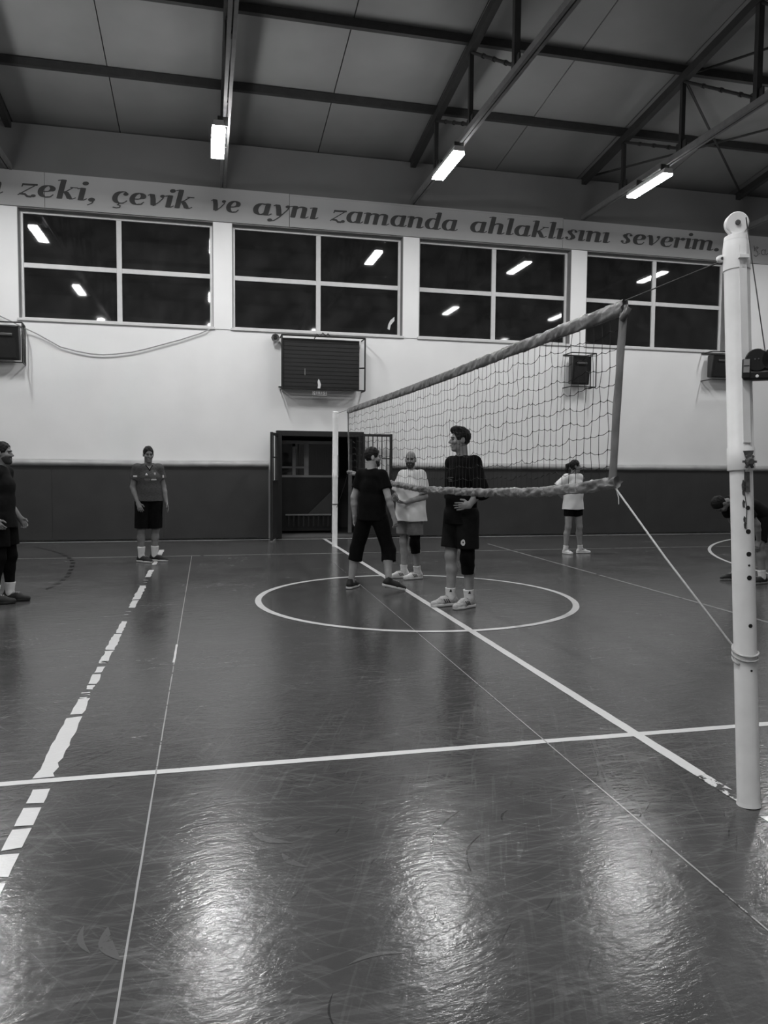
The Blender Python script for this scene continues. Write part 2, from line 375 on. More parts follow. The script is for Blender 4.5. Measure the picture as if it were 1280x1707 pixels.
GL = {
 'ı': (.50, stem(.22, 1.0)),
 'i': (.50, stem(.22, 1.0)+[('d', (.27, 1.36, .155))]),
 'l': (.50, stem(.22, 1.52)),
 'n': (1.02, stem(.20, 1.0, foot=False)+arch(.20, .72)),
 'm': (1.52, stem(.20, 1.0, foot=False)+arch(.20, .70, foot=False)+arch(.70, 1.22)),
 'h': (1.02, stem(.20, 1.52, foot=False)+arch(.20, .72)),
 'r': (.74, stem(.20, 1.0, foot=False)+[('t', [(.20, .55), (.32, .78), (.48, .93)]), ('d', (.56, .86, .145))]),
 'k': (.98, stem(.20, 1.52, foot=False)+[('t', [(.22, .45), (.48, .66), (.70, .94)]), ('t', [(.60, .955), (.92, .955)]), [(.42, .58), (.60, .26), (.68, .06)], ('t', [(.68, .04), (.82, .06), (.94, .16)])]),
 'a': (1.02, [arc2(.44, .49, .29, .46, 60, 300), ('t', [(.55, .93), (.78, .955)]), ('t', [(.50, .06), (.62, .20), (.72, .45)]), [(.74, .97), (.72, .03)], ('t', [(.74, .03), (.90, .05), (1.0, .16)])]),
 'd': (1.02, [arc2(.44, .49, .29, .46, 60, 300), ('t', [(.55, .93), (.70, .90)]), ('t', [(.50, .06), (.62, .20), (.72, .45)]), [(.74, 1.49), (.72, .03)], ('t', [(.52, 1.42), (.70, 1.49)]), ('t', [(.74, .03), (.90, .05), (1.0, .16)])]),
 'e': (.90, [arc2(.46, .49, .30, .46, 95, 300), ('t', arc2(.46, .49, .36, .46, 300, 330)), arc2(.46, .70, .24, .25, 90, -40), ('t', [(.68, .56), (.45, .47), (.22, .45)])]),
 'c': (.86, [arc2(.46, .49, .30, .46, 100, 290), ('t', arc2(.46, .49, .37, .46, 290, 330)), ('t', [(.44, .955), (.62, .95), (.70, .86)]), ('d', (.66, .78, .13))]),
 's': (.80, [('t', [(.64, .80), (.60, .93), (.46, .96), (.34, .93)]), [(.32, .86), (.26, .74), (.34, .60), (.50, .44), (.56, .28), (.50, .13)], ('t', [(.50, .08), (.36, .035), (.22, .06), (.14, .20)]), ('d', (.17, .20, .10)), ('d', (.64, .80, .09))]),
 'v': (.92, [[(.20, .95), (.30, .60), (.38, .10)], ('t', [(.02, .86), (.12, .955)]), ('t', [(.40, .06), (.62, .34), (.78, .66), (.80, .86)]), ('d', (.74, .86, .12))]),
 'y': (.92, [[(.20, .95), (.30, .60), (.40, .08)], ('t', [(.02, .86), (.12, .955)]), ('t', [(.80, .86), (.78, .64), (.60, .28), (.40, -.10), (.20, -.36), (.0, -.42)]), ('d', (.74, .86, .12)), ('d', (-.02, -.34, .13))]),
 'z': (.88, [('w', [(.16, .90), (.44, .90), (.80, .92)]), ('t', [(.14, .74), (.18, .95)]), ('t', [(.80, .95), (.42, .50), (.06, .06)]), ('w', [(.14, .16), (.36, .14), (.50, -.02), (.66, -.02)]), ('d', (.76, .06, .12))]),
 ',': (.52, [('d', (.24, .13, .165)), ('t', [(.34, .05), (.30, -.14), (.12, -.30)])]),
 '.': (.44, [('d', (.22, .13, .165))]),
}
GL['ç'] = (.86, GL['c'][1]+[('t', [(.44, .0), (.38, -.12)]), ('t', [(.38, -.10), (.52, -.16), (.52, -.30), (.36, -.36), (.20, -.32)])])
def hull2(P):
    P = sorted(set(P))
    def half(Q):
        h = []
        for q in Q:
            while len(h) > 1 and (h[-1][0]-h[-2][0])*(q[1]-h[-2][1])-(h[-1][1]-h[-2][1])*(q[0]-h[-2][0]) <= 0: h.pop()
            h.append(q)
        return h
    a, b = half(P), half(P[::-1]); return a[:-1]+b[:-1]
def glyph_polys(strokes):
    out = []
    for s in strokes:
        if isinstance(s, tuple) and s[0] == 'd':
            cx, cy, r = s[1]; out.append([(cx+r*math.cos(k*math.pi/8), cy+r*math.sin(k*math.pi/8)) for k in range(16)]); continue
        w, h, pts = NW, NH, s
        if isinstance(s, tuple):
            w, h = (.07, .075) if s[0] == 't' else (.10, .16); pts = s[1]
        for a, b in zip(pts, pts[1:]):
            P = []
            for q in (a, b):
                P += [(q[0]+w/2*math.cos(k*math.pi/5), q[1]+h/2*math.sin(k*math.pi/5)) for k in range(10)]
            out.append(hull2([(round(x, 5), round(y, 5)) for x, y in P]))
    return out
def put_letter(name, polys, fx, m, parent, y):
    mb = MB()
    for i, P in enumerate(polys):
        V = [fx(px, py) for px, py in P]; mb.add([(vx, y-.00012*i, vz) for vx, vz in V], [tuple(range(len(V)))])
    return wbuild(mb, name, m, parent)
XH, SHEAR = .238, .26
def put_word(word, xa, xb, base):
    adv = sum(GL[c][0] for c in word); x = 0; s = (xb-xa)/((adv)*1.0)
    for c in word:
        w, st = GL[c]; ox = x
        put_letter('letter', glyph_polys(st), lambda px, py: (xa+(ox+px)*s+py*XH*SHEAR-.02, base+py*XH), M['letter'], fr, WY-.0475)
        x += w
for wd, a, b, z in (('n', -4.02, -3.64, 6.50), ('zeki,', -3.40, -1.98, 6.50), ('çevik', -1.74, -.22, 6.50), ('ve', .10, .70, 6.50), ('aynı', .93, 2.26, 6.50), ('zamanda', 2.50, 5.24, 6.49),
                    ('ahlaklısını', 5.50, 8.80, 6.50), ('severim.', 9.04, 11.60, 6.52)): put_word(wd, a, b, z)
# handwritten signature after the sentence
sig = [[('t', [(0, 1.3), (.1, .9), (.05, .6)]), ('t', [(.1, .9), (.4, 1.2), (.6, 1.1), (.2, .75), (.5, .5), (.6, .1), (.3, -.2), (.05, 0)])], [('d', (.8, .25, .06))],
       [('t', arc2(1.3, .5, .3, .35, 60, 300)), ('t', [(1.55, .95), (1.5, .3), (1.7, .2), (2.1, .6)])]]
for st in sig: put_letter('letter', glyph_polys(st), lambda px, py: (12.50+px*.2, 6.50+py*.16), M['letter'], fr, WY-.0475)

# ---- windows
for i, (a, b) in enumerate(WIN):
    root = struct(empty('window_%d' % (i+1), ((a+b)/2, WY+.2, WZ0)), ('white framed four pane window at the left, above the sagging cable', 'white framed four pane window above the scoreboard', 'white framed four pane window left of the caged loudspeaker and above the net', 'white framed four pane window at the right beside the near net post')[i])
    y0, y1 = WY+.17, WY+.24; t = .065; c = (a+b)/2; zc = (WZ0+WZ1)/2+.01
    for (p, q, r, s) in ((a, a+t, WZ0, WZ1), (b-t, b, WZ0, WZ1), (a+t, b-t, WZ1-t, WZ1), (a+t, b-t, WZ0, WZ0+t)):
        wbuild(MB().box(p, q, y0, y1, r, s), 'frame_bar', M['frame'], root, bevel=.006)
    rv = [(a-.002, a+.012, WZ0, WZ1), (b-.012, b+.002, WZ0, WZ1), (a+.012, b-.012, WZ1-.012, WZ1+.002)]
    for (p, q, r, s) in rv: wbuild(MB().box(p, q, WY+.004, y0, r, s), 'reveal', M['reveal'], root)
    wbuild(MB().box(c-.048, c+.048, y0+.006, y1, WZ0+t, WZ1-t), 'mullion', M['frame'], root, bevel=.006)
    for (p, q) in ((a+t, c-.048), (c+.048, b-t)):
        wbuild(MB().box(p, q, y0+.008, y1, zc-.046, zc+.046), 'transom', M['frame'], root, bevel=.006)
    for (p, q) in ((a+t, c-.048), (c+.048, b-t)):
        for (r, s) in ((WZ0+t, zc-.046), (zc+.046, WZ1-t)):
            wbuild(MB().box(p, q, y0+.04, y0+.046, r, s), 'pane', M['glass'], root, pivot=((p+q)/2+i*3.7, y0+.04, (r+s)/2+i*1.3))
    wbuild(MB().box(a-.03, b+.03, WY-.035, y0+.01, WZ0-.035, WZ0+.012), 'window_sill', M['frame'], root, bevel=.005)
    if i == 1:
        wbuild(MB().add([(3.78,0,4.42),(3.83,0,4.40),(3.85,0,4.50),(3.93,0,4.60),(3.93,0,4.68),(3.84,0,4.60),(3.80,0,4.52),(3.78,.006,4.42),(3.83,.006,4.40),(3.85,.006,4.50),(3.93,.006,4.60),(3.93,.006,4.68),(3.84,.006,4.60),(3.80,.006,4.52)],
               [(0,1,2,3,4,5,6),(13,12,11,10,9,8,7)]+[(k,(k+7),(k+1)%7+7,(k+1)%7) for k in range(7)]), 'sticker', M['print_white'], root).location.y += y0+.03
struct(MB().box(-3.43, 12, WY-.006, WY+.01, WZ0-.03, WZ0-.022).build('trim_2', M['band']), 'thin joint line at sill height')

# ---- roof: sheet panels on purlins
ce = struct(empty('ceiling', (0, 6, 9.2)), 'grey sheet roof of long panels on dark purlins')
def slope_panel(x0, x1, ya, yb, dz, th, name, m):
    mb = MB(); za, zb = roof_z(ya)+dz, roof_z(yb)+dz
    mb.add([(x0,ya,za),(x1,ya,za),(x1,yb,zb),(x0,yb,zb),(x0,ya,za+th),(x1,ya,za+th),(x1,yb,zb+th),(x0,yb,zb+th)], [(0,3,2,1),(4,5,6,7),(0,1,5,4),(1,2,6,5),(2,3,7,6),(3,0,4,7)])
    return wbuild(mb, name, m, ce)
PX = [X0, -11.35]+[-11.35+1.95*k for k in range(1, 15)]+[X1]
for i in range(len(PX)-1):
    if PX[i+1]-PX[i] < .3: continue
    slope_panel(PX[i]+.009, PX[i+1]-.009, WY+.4, 6.0, .16+.006*(i % 2), .05, 'roof_panel', M['roof'])
    slope_panel(PX[i]+.009, PX[i+1]-.009, 6.0, Y0-.3, .16+.006*(i % 2), .05, 'roof_panel', M['roof'])
struct(MB().add([(X0-.3,WY+.5,8.2),(X1+.3,WY+.5,8.2),(X1+.3,6,9.5),(X0-.3,6,9.5),(X0-.3,Y0-.4,8.2),(X1+.3,Y0-.4,8.2),(X0-.3,WY+.5,8.3),(X1+.3,WY+.5,8.3),(X1+.3,6,9.6),(X0-.3,6,9.6),(X0-.3,Y0-.4,8.3),(X1+.3,Y0-.4,8.3)],
            [(0,1,2,3),(3,2,5,4),(9,8,7,6),(10,11,8,9),(0,6,7,1),(5,11,10,4)]).build('roof_deck', M['steel_dark']), 'roof deck above the sheet panels')
for y in PY+[4.5, 2.6, .7, -1.2]:
    z = roof_z(y); wbuild(MB().box(X0, X1, y-.045, y+.045, z+.02, z+.15), 'purlin', M['steel_dark'], ce)
# roof bracing rods between two trusses
def rod(a, b): wbuild(MB().tube([a, b], .022, 6), 'bracing_rod', M['steel_dark'], ce)
rz_ = lambda y: roof_z(y)-.02
for (ya, yb) in ((12.28, WY-.1), (12.28, 8.45)):
    rod((8.15, ya, rz_(ya)), (12.05, yb, rz_(yb))); rod((12.05, ya, rz_(ya)), (8.15, yb, rz_(yb)))

# ---- trusses
def make_truss():
    root = empty('roof_truss', (0, WY, 6.98))
    def part(mb, name, m): return wbuild(mb, name, m, root)
    part(MB().bar((0, WY+.05, roof_z(WY)-.06), (0, 6.0, roof_z(6.0)-.06), .11, .15, (0, 0, 1)), 'top_chord', M['steel_dark'])
    part(MB().bar((0, 6.0, roof_z(6.0)-.06), (0, Y0, roof_z(Y0)-.06), .11, .15, (0, 0, 1)), 'top_chord', M['steel_dark'])
    for s in (-1, 1): part(MB().box(s*.035-.025, s*.035+.025, Y0, WY+.05, 6.96, 7.06), 'bottom_chord', M['steel_chord'])
    ys = [WY]+PY+[4.5, 2.6, .7, -1.2]
    for k, y in enumerate(ys[1:], 1):
        part(MB().bar((0, y, 7.0), (0, y, roof_z(y)-.08), .07 if k < 3 else .09, None, (0, 1, 0)), 'vertical', M['steel_dark'])
        part(MB().box(-.014, .014, y-.14, y+.14, 7.03, 7.22), 'gusset', M['steel_dark'])
    for k in range(1, len(ys)-1):
        a, b = ys[k], ys[k+1]
        lo, hi = ((b, a) if a > 6.4 else (a, b))
        A, B = Vector((0, hi, roof_z(hi)-.10)), Vector((0, lo, 7.10)); d = part(MB().tube([A, B], .026, 8), 'diagonal', M['steel_dark'])
        for t in (.3, .55, .8):
            q = A+(B-A)*t; wbuild(MB().tube([q-(B-A).normalized()*.03, q+(B-A).normalized()*.03], .038, 8), 'clamp', M['steel_dark'], d)
    return root
t0 = make_truss()
TL = {-3.55: 'steel roof truss at the far left edge above the leftmost lamp', .35: 'steel roof truss running straight up above the pillar between the first two windows',
      4.25: 'steel roof truss with web bars above the pillar between second and third window', 8.15: 'steel roof truss carrying the rightmost visible lamp above the third pillar',
      12.05: 'steel roof truss at the right edge behind the near net post'}
visible = [-3.55, .35, 4.25, 8.15, 12.05]
for k, x in enumerate(visible):
    o = t0 if k == 0 else copy_tree(t0)
    o.location.x = x; tag(o, TL[x], 'roof truss', 'steel roof trusses')

# ---- lamps hung under the trusses
def make_lamp():
    root = empty('ceiling_lamp', (0, 0, 6.70))
    def P(mb, name, m, **k): return wbuild(mb, name, m, root, **k)
    L = .62; 
    hs = MB(); prof = [(-.095, .035), (-.075, .12), (.075, .12), (.095, .035)]
    V = [(x, sy*L, 6.70+z) for sy in (-1, 1) for x, z in prof]; hs.add(V, [(0,1,2,3),(7,6,5,4),(0,4,5,1),(1,5,6,2),(2,6,7,3),(3,7,4,0)])
    P(hs, 'housing', M['housing'])
    df = MB(); prof = [(-.085, .034), (-.105, -.006), (.105, -.006), (.085, .034)]
    V = [(x, sy*(L-.02), 6.70+z) for sy in (-1, 1) for x, z in prof]; df.add(V, [(3,2,1,0),(4,5,6,7),(1,5,4,0),(2,6,5,1),(3,7,6,2)])
    P(df, 'diffuser', M['lamp_bright_0'])
    for y in (-.4, .4): P(MB().box(-.012, .15, y-.015, y+.015, 6.82, 6.97), 'bracket', M['steel_dark'])
    return root
l0 = make_lamp()
flat = MB(); V = [(x, sy*.60, z) for sy in (-1, 1) for x, z in ((-.10, .030), (-.088, .004), (.088, .004), (.10, .030))]
flat.add(V, [(3,2,1,0),(4,5,6,7),(1,5,4,0),(2,6,5,1),(3,7,6,2)])
flat_o = flat.build('diffuser', M['lamp_weak_0']); flat_me = flat_o.data; bpy.data.objects.remove(flat_o)     # slim flat diffuser for the lamps at the right, shaped to send no light upward

spots = []
for x in (-3.55, .35, 4.25, 8.15, 12.05): spots += [(x-.13, 13.07), (x-.13, 7.30), (x-.13, 1.95)]
spots.remove((4.25-.13, 7.30))      # this one is out: its place stays dark in the window reflections
LL = {(-3.55, 13.07): 'lit linear lamp half cut by the left photo edge', (.35, 13.07): 'brightest lit lamp above the pillar between the first two windows',
      (4.25, 13.07): 'lit lamp above the third window, middle of the row', (8.15, 13.07): 'slim lit linear lamp at the right, above the fourth window',
      (12.05, 13.07): 'lit lamp on the truss beyond the right photo edge'}
for k, (x, y) in enumerate(spots):
    o = l0 if k == 0 else copy_tree(l0)
    for c_ in o.children:
        if c_.name.startswith('diffuser'):
            kind = ('lamp_bright_%d' if x < 2 else 'lamp_mid_%d' if x < 6 else 'lamp_weak_%d') % (0 if y > 10 else 1 if y > 5 else 2)
            if x > 6: c_.data = flat_me
            c_.material_slots[0].link = 'OBJECT'; c_.material_slots[0].material = M[kind]
    o.location.x, o.location.y = x, y
    key = (round(x+.13, 2), y)
    tn = {-3.55: 'leftmost', .35: 'second', 4.25: 'third', 8.15: 'fourth', 12.05: 'rightmost'}[key[0]]
    lab = LL.get(key) or ('lit lamp over mid court on the %s truss, seen mirrored in the windows' % tn if y > 5 else 'lit lamp over the near side of the hall on the %s truss' % tn)
    tag(o, lab, 'ceiling lamp', 'linear lamps of the hall, row %s' % ('by the windows' if y > 10 else 'over mid court' if y > 5 else 'over the near side'))
# ================================================================== WALL PADDING
def padding(xa, xb, label):
    root = empty('wall_padding', ((xa+xb)/2, WY-.1, 0)); tag(root, label, 'wall padding', 'dark padding along the far wall')
    n = max(1, round((xb-xa)/2.0)); w = (xb-xa)/n
    for i in range(n):
        a, b = xa+i*w+.0015, xa+(i+1)*w-.0015; mb = MB(); nu, nv = 10, 6; y = WY-.13
        V = []
        for v in range(nv+1):
            for u in range(nu+1):
                x = a+(b-a)*u/nu; z = .03+1.44*v/nv
                e = .004*(math.sin(math.pi*u/nu)**.35)*(math.sin(math.pi*min(max(v/nv, .02), .98))**.35)
                V.append((x, y-e-.004*mnoise.noise(Vector((x*1.3, z*1.7, 3))), z))
        o = (nu+1); F = [(j*o+k, j*o+k+1, (j+1)*o+k+1, (j+1)*o+k) for j in range(nv) for k in range(nu)]
        mb.add(V, F); mb.box(a, b, y+.002, WY-.001, .03, 1.47)
        wbuild(mb, 'pad_panel', M['pad'], root, smooth='auto')
    mb = MB(); n = max(6, int((xb-xa)*6)); prof = [(0, 1.455), (-.025, 1.462), (-.05, 1.49), (-.052, 1.525), (-.03, 1.56), (.03, 1.58), (.125, 1.585)]
    V = []
    for i in range(n+1):
        x = xa+(xb-xa)*i/n; dz = .010*mnoise.noise(Vector((x*.5, 0, 0)))+.005*mnoise.noise(Vector((x*3, 1, 0)))
        for (dy, z) in prof: V.append((x, WY-.13+dy+.006*mnoise.noise(Vector((x*2.3, z*9, 4))), z+dz))
    p = len(prof); mb.add(V, [(i*p+k, (i+1)*p+k, (i+1)*p+k+1, i*p+k+1) for i in range(n) for k in range(p-1)])
    wbuild(mb, 'edge_roll', M['pad_roll'], root, smooth=True)
padding(X0+.02, 1.24, 'dark vinyl wall padding left of the dark doorway')
padding(3.82, X1-.02, 'dark vinyl wall padding right of the doorway behind the net')

# ================================================================== DOORWAY
dr = struct(empty('door_1', (2.3, WY, 0)), 'dark open doorway with barred metal leaves')
D0, D1, DH = 1.45, 3.16, 2.16
def dp(mb, name, m, par=None, **k): return wbuild(mb, name, m, par or dr, **k)
for (a, b, c, d) in ((D0-.05, D0+.06, 0, DH+.05), (D1-.06, D1+.05, 0, DH+.05)): dp(MB().box(a, b, WY-.16, WY+.10, c, d), 'door_frame', M['black_paint'], bevel=.006)
dp(MB().box(D0+.06, D1-.06, WY-.16, WY+.10, DH-.06, DH+.05), 'door_frame', M['black_paint'], bevel=.006)
# the small dark vestibule behind it
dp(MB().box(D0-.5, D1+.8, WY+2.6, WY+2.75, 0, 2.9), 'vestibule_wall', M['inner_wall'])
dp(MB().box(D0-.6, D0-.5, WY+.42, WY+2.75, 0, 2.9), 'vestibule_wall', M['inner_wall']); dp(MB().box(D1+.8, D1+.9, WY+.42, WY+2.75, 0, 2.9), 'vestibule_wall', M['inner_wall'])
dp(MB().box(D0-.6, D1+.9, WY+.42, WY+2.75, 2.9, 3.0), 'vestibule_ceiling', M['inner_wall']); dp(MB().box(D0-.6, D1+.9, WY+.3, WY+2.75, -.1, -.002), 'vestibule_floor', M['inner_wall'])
# inner glazed screen: frames, panes, curtain, solid lower sheet, sloping stair string
yv = WY+1.1
for (a, b, c, d) in ((1.52, 1.60, 0, 2.1), (1.86, 1.93, 1.28, 1.92), (2.12, 2.22, 1.28, 1.98), (2.74, 2.82, 0, 2.1), (3.12, 3.20, 0, 2.1)): dp(MB().box(a, b, yv, yv+.05, c, d), 'screen_post', M['inner_frame'])
for (a, b, c, d) in ((1.60, 2.74, 1.24, 1.29), (1.60, 2.74, 1.98, 2.05), (1.60, 2.12, 1.44, 1.48)): dp(MB().box(a, b, yv+.005, yv+.045, c, d), 'screen_rail', M['inner_frame'])
for (a, b) in ((1.60, 1.86), (1.93, 2.12), (2.22, 2.74)): dp(MB().box(a, b, yv+.02, yv+.026, 1.29, 1.98), 'pane', M['glass'])
for k in range(6):
    x = 2.40+k*.05; dp(MB().tube([(x, yv+.12, 1.95), (x+.004, yv+.12, 1.6), (x-.004, yv+.12, 1.30)], .016, 6), 'curtain_fold', M['inner_frame'], smooth=True)
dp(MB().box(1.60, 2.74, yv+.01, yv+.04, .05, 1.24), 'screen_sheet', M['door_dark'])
dp(MB().add([(2.15,yv-.06,.38),(2.74,yv-.06,.95),(2.74,yv-.06,.38),(2.15,yv-.02,.38),(2.74,yv-.02,.95),(2.74,yv-.02,.38)], [(0,2,1),(3,4,5),(0,1,4,3),(1,2,5,4),(2,0,3,5)]), 'stair_string', M['inner_wall'])
for k in range(9): dp(MB().box(1.75+k*.11, 1.79+k*.11, yv-.10, yv-.07, .16, .40), 'low_rail_bar', M['door_dark'])
dp(MB().box(1.70, 2.72, yv-.10, yv-.07, .40, .43), 'low_rail', M['inner_frame'])
dp(MB().box(D0-.02, D1+.02, WY-.15, WY+.42, .0, .035), 'threshold', M['rust'])
def leaf(hx, hy, ang, w, h, nb):
    """barred metal leaf hinged at (hx, hy); ang = direction of its free edge"""
    lf = dp(MB().bar((hx, hy, 0.02), (hx, hy, h), .05, .05, (0, 1, 0)), 'door_leaf', M['black_paint'])
    d = Vector((math.cos(ang), math.sin(ang), 0)); P = lambda s, z: Vector((hx, hy, z))+d*s
    n = (-d.y, d.x, 0)
    g = lambda mb, nm, m=M['black_paint']: dp(mb, nm, m, lf)
    g(MB().bar(P(w, .02), P(w, h), .05, .05, (0, 1, 0)), 'leaf_stile')
    for z in (.06, 1.18, h-.03): g(MB().bar(P(0, z), P(w, z), .045, .05), 'leaf_rail')
    g(MB().bar(P(0, 1.66), P(w, 1.66), .02, .025), 'leaf_rail')
    for k in range(1, nb+1): g(MB().tube([P(w*k/(nb+1), 1.18), P(w*k/(nb+1), h-.03)], .009, 6), 'leaf_bar')
    a, b = P(.01, .08), P(w-.01, 1.16)
    g(MB().bar(P(.01, .62), P(w-.01, .62), .016, 1.10), 'leaf_sheet', M['door_dark'])
leaf(3.20, WY-.20, -.02, .58, 2.17, 5)
leaf(1.41, WY-.19, math.radians(-106), .58, 2.15, 2)

# ================================================================== SCOREBOARD, SIREN, EXIT SIGN
sb = empty('scoreboard', (2.34, WY, 3.05)); tag(sb, 'black wall scoreboard in a steel guard frame under the second window', 'scoreboard')
wbuild(MB().box(1.51, 3.08, 15.60, WY-.02, 3.06, 4.06), 'board', M['black_plastic'], sb, bevel=.01)
for k in range(12):
    z = 3.10+k*.08; wbuild(MB().box(1.53, 3.06, 15.592, 15.602, z, z+.066), 'board_slat', M['black_paint'], sb)
gf = 15.52
for (a, b) in (((1.49, gf, 4.10), (3.18, gf, 4.10)), ((3.18, gf, 3.04), (3.18, gf, 4.10)), ((1.49, gf, 3.04), (3.18, gf, 3.04)), ((1.49, gf, 3.04), (1.49, gf, 4.10)),
               ((3.18, gf, 4.10), (3.18, WY-.012, 4.10)), ((3.18, gf, 3.04), (3.18, WY-.012, 3.04)), ((1.49, gf, 4.10), (1.49, WY-.012, 4.10)), ((1.49, gf, 3.04), (1.49, WY-.012, 3.04)), ((3.18, gf, 3.5), (3.08, gf+.06, 3.5)), ((1.45, WY-.03, 3.10), (1.51, WY-.03, 3.10))):
    wbuild(MB().tube([a, b], .016, 6), 'guard_bar', M['black_paint'], sb)
wbuild(MB().tube([(2.15, 15.6, 4.06), (2.2, 15.62, 4.16), (2.27, 15.66, 4.12), (2.33, 15.68, 4.20), (2.40, 15.7, 4.14), (2.45, 15.75, 4.20), (2.5, WY-.015, 4.18)], .012, 6), 'cable', M['wire'], sb, smooth=True)
wbuild(MB().add([(2.215,15.585,3.07),(2.27,15.585,3.07),(2.285,15.585,3.14),(2.26,15.585,3.22),(2.235,15.585,3.26),(2.215,15.585,3.20),(2.225,15.585,3.13)]+[(x, 15.592, z) for x, z in ((2.215,3.07),(2.27,3.07),(2.285,3.14),(2.26,3.22),(2.235,3.26),(2.215,3.20),(2.225,3.13))],
       [(6,5,4,3,2,1,0),(7,8,9,10,11,12,13)]+[(k,(k+1)%7,(k+1)%7+7,k+7) for k in range(7)]), 'white_patch', M['print_white'], sb)  # small irregular white shape on the front of the board
wbuild(MB().add([(1.95,15.588,3.32),(1.965,15.588,3.32),(1.962,15.588,3.46),(1.952,15.588,3.46)], [(0,1,2,3)]), 'scratch', M['print_grey'], sb)
sr = empty('siren_horn', (1.38, WY-.002, 4.07)); tag(sr, 'small octagonal grey siren horn on the wall beside the scoreboard', 'siren')
wbuild(MB().lathe((1.38, WY-.002, 4.07), (0, -1, 0), [(0, .05), (.05, .05), (.09, .075), (.13, .085), (.14, .085), (.135, .07), (.11, .04)], 8), 'horn', M['rust'], sr)
wbuild(MB().lathe((1.38, WY-.10, 4.07), (0, -1, 0), [(0, .03), (.02, .035), (.035, .02)], 8), 'horn_core', M['black_plastic'], sr)
ex = empty('exit_sign', (2.25, 15.55, 2.92)); tag(ex, 'small dark exit sign reading ÇIKIŞ hanging below the scoreboard', 'exit sign')
wbuild(MB().box(2.10, 2.395, 15.53, 15.56, 2.905, 3.015), 'sign_plate', M['sign_plate'], ex, bevel=.008)
for x in (2.16, 2.34): wbuild(MB().bar((x, 15.545, 3.01), (x, 15.545, 3.022), .012), 'hanger', M['black_paint'], ex)
for (a, b) in (((2.105, 15.527, 2.922), (2.39, 15.527, 2.922)), ((2.105, 15.527, 3.023), (2.39, 15.527, 3.023)), ((2.108, 15.527, 2.922), (2.108, 15.527, 3.023)), ((2.388, 15.527, 2.922), (2.388, 15.527, 3.023))):
    wbuild(MB().bar(a, b, .006), 'sign_border', M['sign_text'], ex)
CAP = {'Ç': [arc2(.35, .5, .3, .45, 45, 315), [(.38, .02), (.45, -.1), (.35, -.2), (.25, -.18)]], 'I': [[(.3, .05), (.3, .95)]], 'K': [[(.1, .05), (.1, .95)], [(.1, .45), (.6, .95)], [(.25, .6), (.65, .05)]],
       'Ş': [[(.6, .85), (.4, .95), (.15, .85), (.12, .68), (.35, .52), (.6, .38), (.62, .2), (.4, .05), (.1, .12)], [(.36, .02), (.42, -.1), (.32, -.2)]]}
for k, c in enumerate('ÇIKIŞ'):
    P = []
    for s in CAP[c]:
        for a, b in zip(s, s[1:]):
            P.append(hull2([(round(q[0]+.09*math.cos(j*math.pi/4), 4), round(q[1]+.09*math.sin(j*math.pi/4), 4)) for q in (a, b) for j in range(8)]))
    put_letter('letter', P, lambda px, py: (2.13+k*.048+px*.046, 2.945+py*.058), M['sign_text'], ex, 15.528)

# ================================================================== LOUDSPEAKERS IN WIRE CAGES
def speaker(x, z, w, h, label):
    root = empty('wall_loudspeaker', (x, WY, z)); tag(root, label, 'loudspeaker', 'black loudspeakers in cages on the far wall')
    yf, yb = 15.56, 15.80
    # cabinet leans forward at its top
    V = [(x-w/2, yf+.06, z), (x+w/2, yf+.06, z), (x+w/2*.94, yb, z+.02), (x-w/2*.94, yb, z+.02), (x-w/2, yf-.03, z+h), (x+w/2, yf-.03, z+h), (x+w/2*.94, yb, z+h), (x-w/2*.94, yb, z+h)]
    cb = wbuild(MB().add(V, [(0,3,2,1),(4,5,6,7),(0,1,5,4),(1,2,6,5),(2,3,7,6),(3,0,4,7)]), 'cabinet', M['black_plastic'], root, bevel=.02)
    s = .09/h
    yat = lambda t: yf+.06-.09*t-.008
    wbuild(MB().add([(x-w*.40, yat(.06), z+h*.06), (x+w*.40, yat(.06), z+h*.06), (x+w*.40, yat(.62), z+h*.62), (x-w*.40, yat(.62), z+h*.62)]+[(a, b+.02, c) for a, b, c in [(x-w*.40, yat(.06), z+h*.06), (x+w*.40, yat(.06), z+h*.06), (x+w*.40, yat(.62), z+h*.62), (x-w*.40, yat(.62), z+h*.62)]],
           [(0,1,2,3),(0,4,5,1),(1,5,6,2),(2,6,7,3),(3,7,4,0)]), 'grille', M['black_paint'], cb)
    t = .74; wbuild(MB().bar((x-w*.28, yat(t), z+h*t), (x+w*.28, yat(t), z+h*t), .03, .05), 'horn_slot', M['slot'], cb, bevel=.01)
    wbuild(MB().box(x-.05, x+.05, yb-.01, WY, z+h*.4, z+h*.6), 'wall_bracket', M['black_paint'], root)
    a, b, c, d = x-w/2-.07, x+w/2+.08, z-.06, z+h+.05; y0 = 15.47
    for (p, q) in (((a, y0, c), (b, y0, c)), ((a, y0, d), (b, y0, d)), ((b, y0, c), (b, y0, d)), ((b-.04, WY, c), (b-.04, WY, d)), ((a, y0, d), (a, WY, d)), ((b, y0, d), (b-.04, WY, d)), ((a, y0, c), (a, WY, c)), ((b, y0, c), (b-.04, WY, c)), ((b-.02, (y0+WY)/2, c), (b-.02, (y0+WY)/2, d)), ((a, WY-.02, d), (b-.04, WY-.02, d))):
        wbuild(MB().tube([p, q], .012, 6), 'cage_bar', M['black_paint'], root)
    return root
speaker(8.04, 3.33, .43, .62, 'black caged loudspeaker seen through the net')
speaker(-3.62, 3.42, .50, .62, 'black caged loudspeaker cut by the left photo edge')
speaker(11.62, 3.60, .62, .52, 'black loudspeaker half hidden behind the near net post')
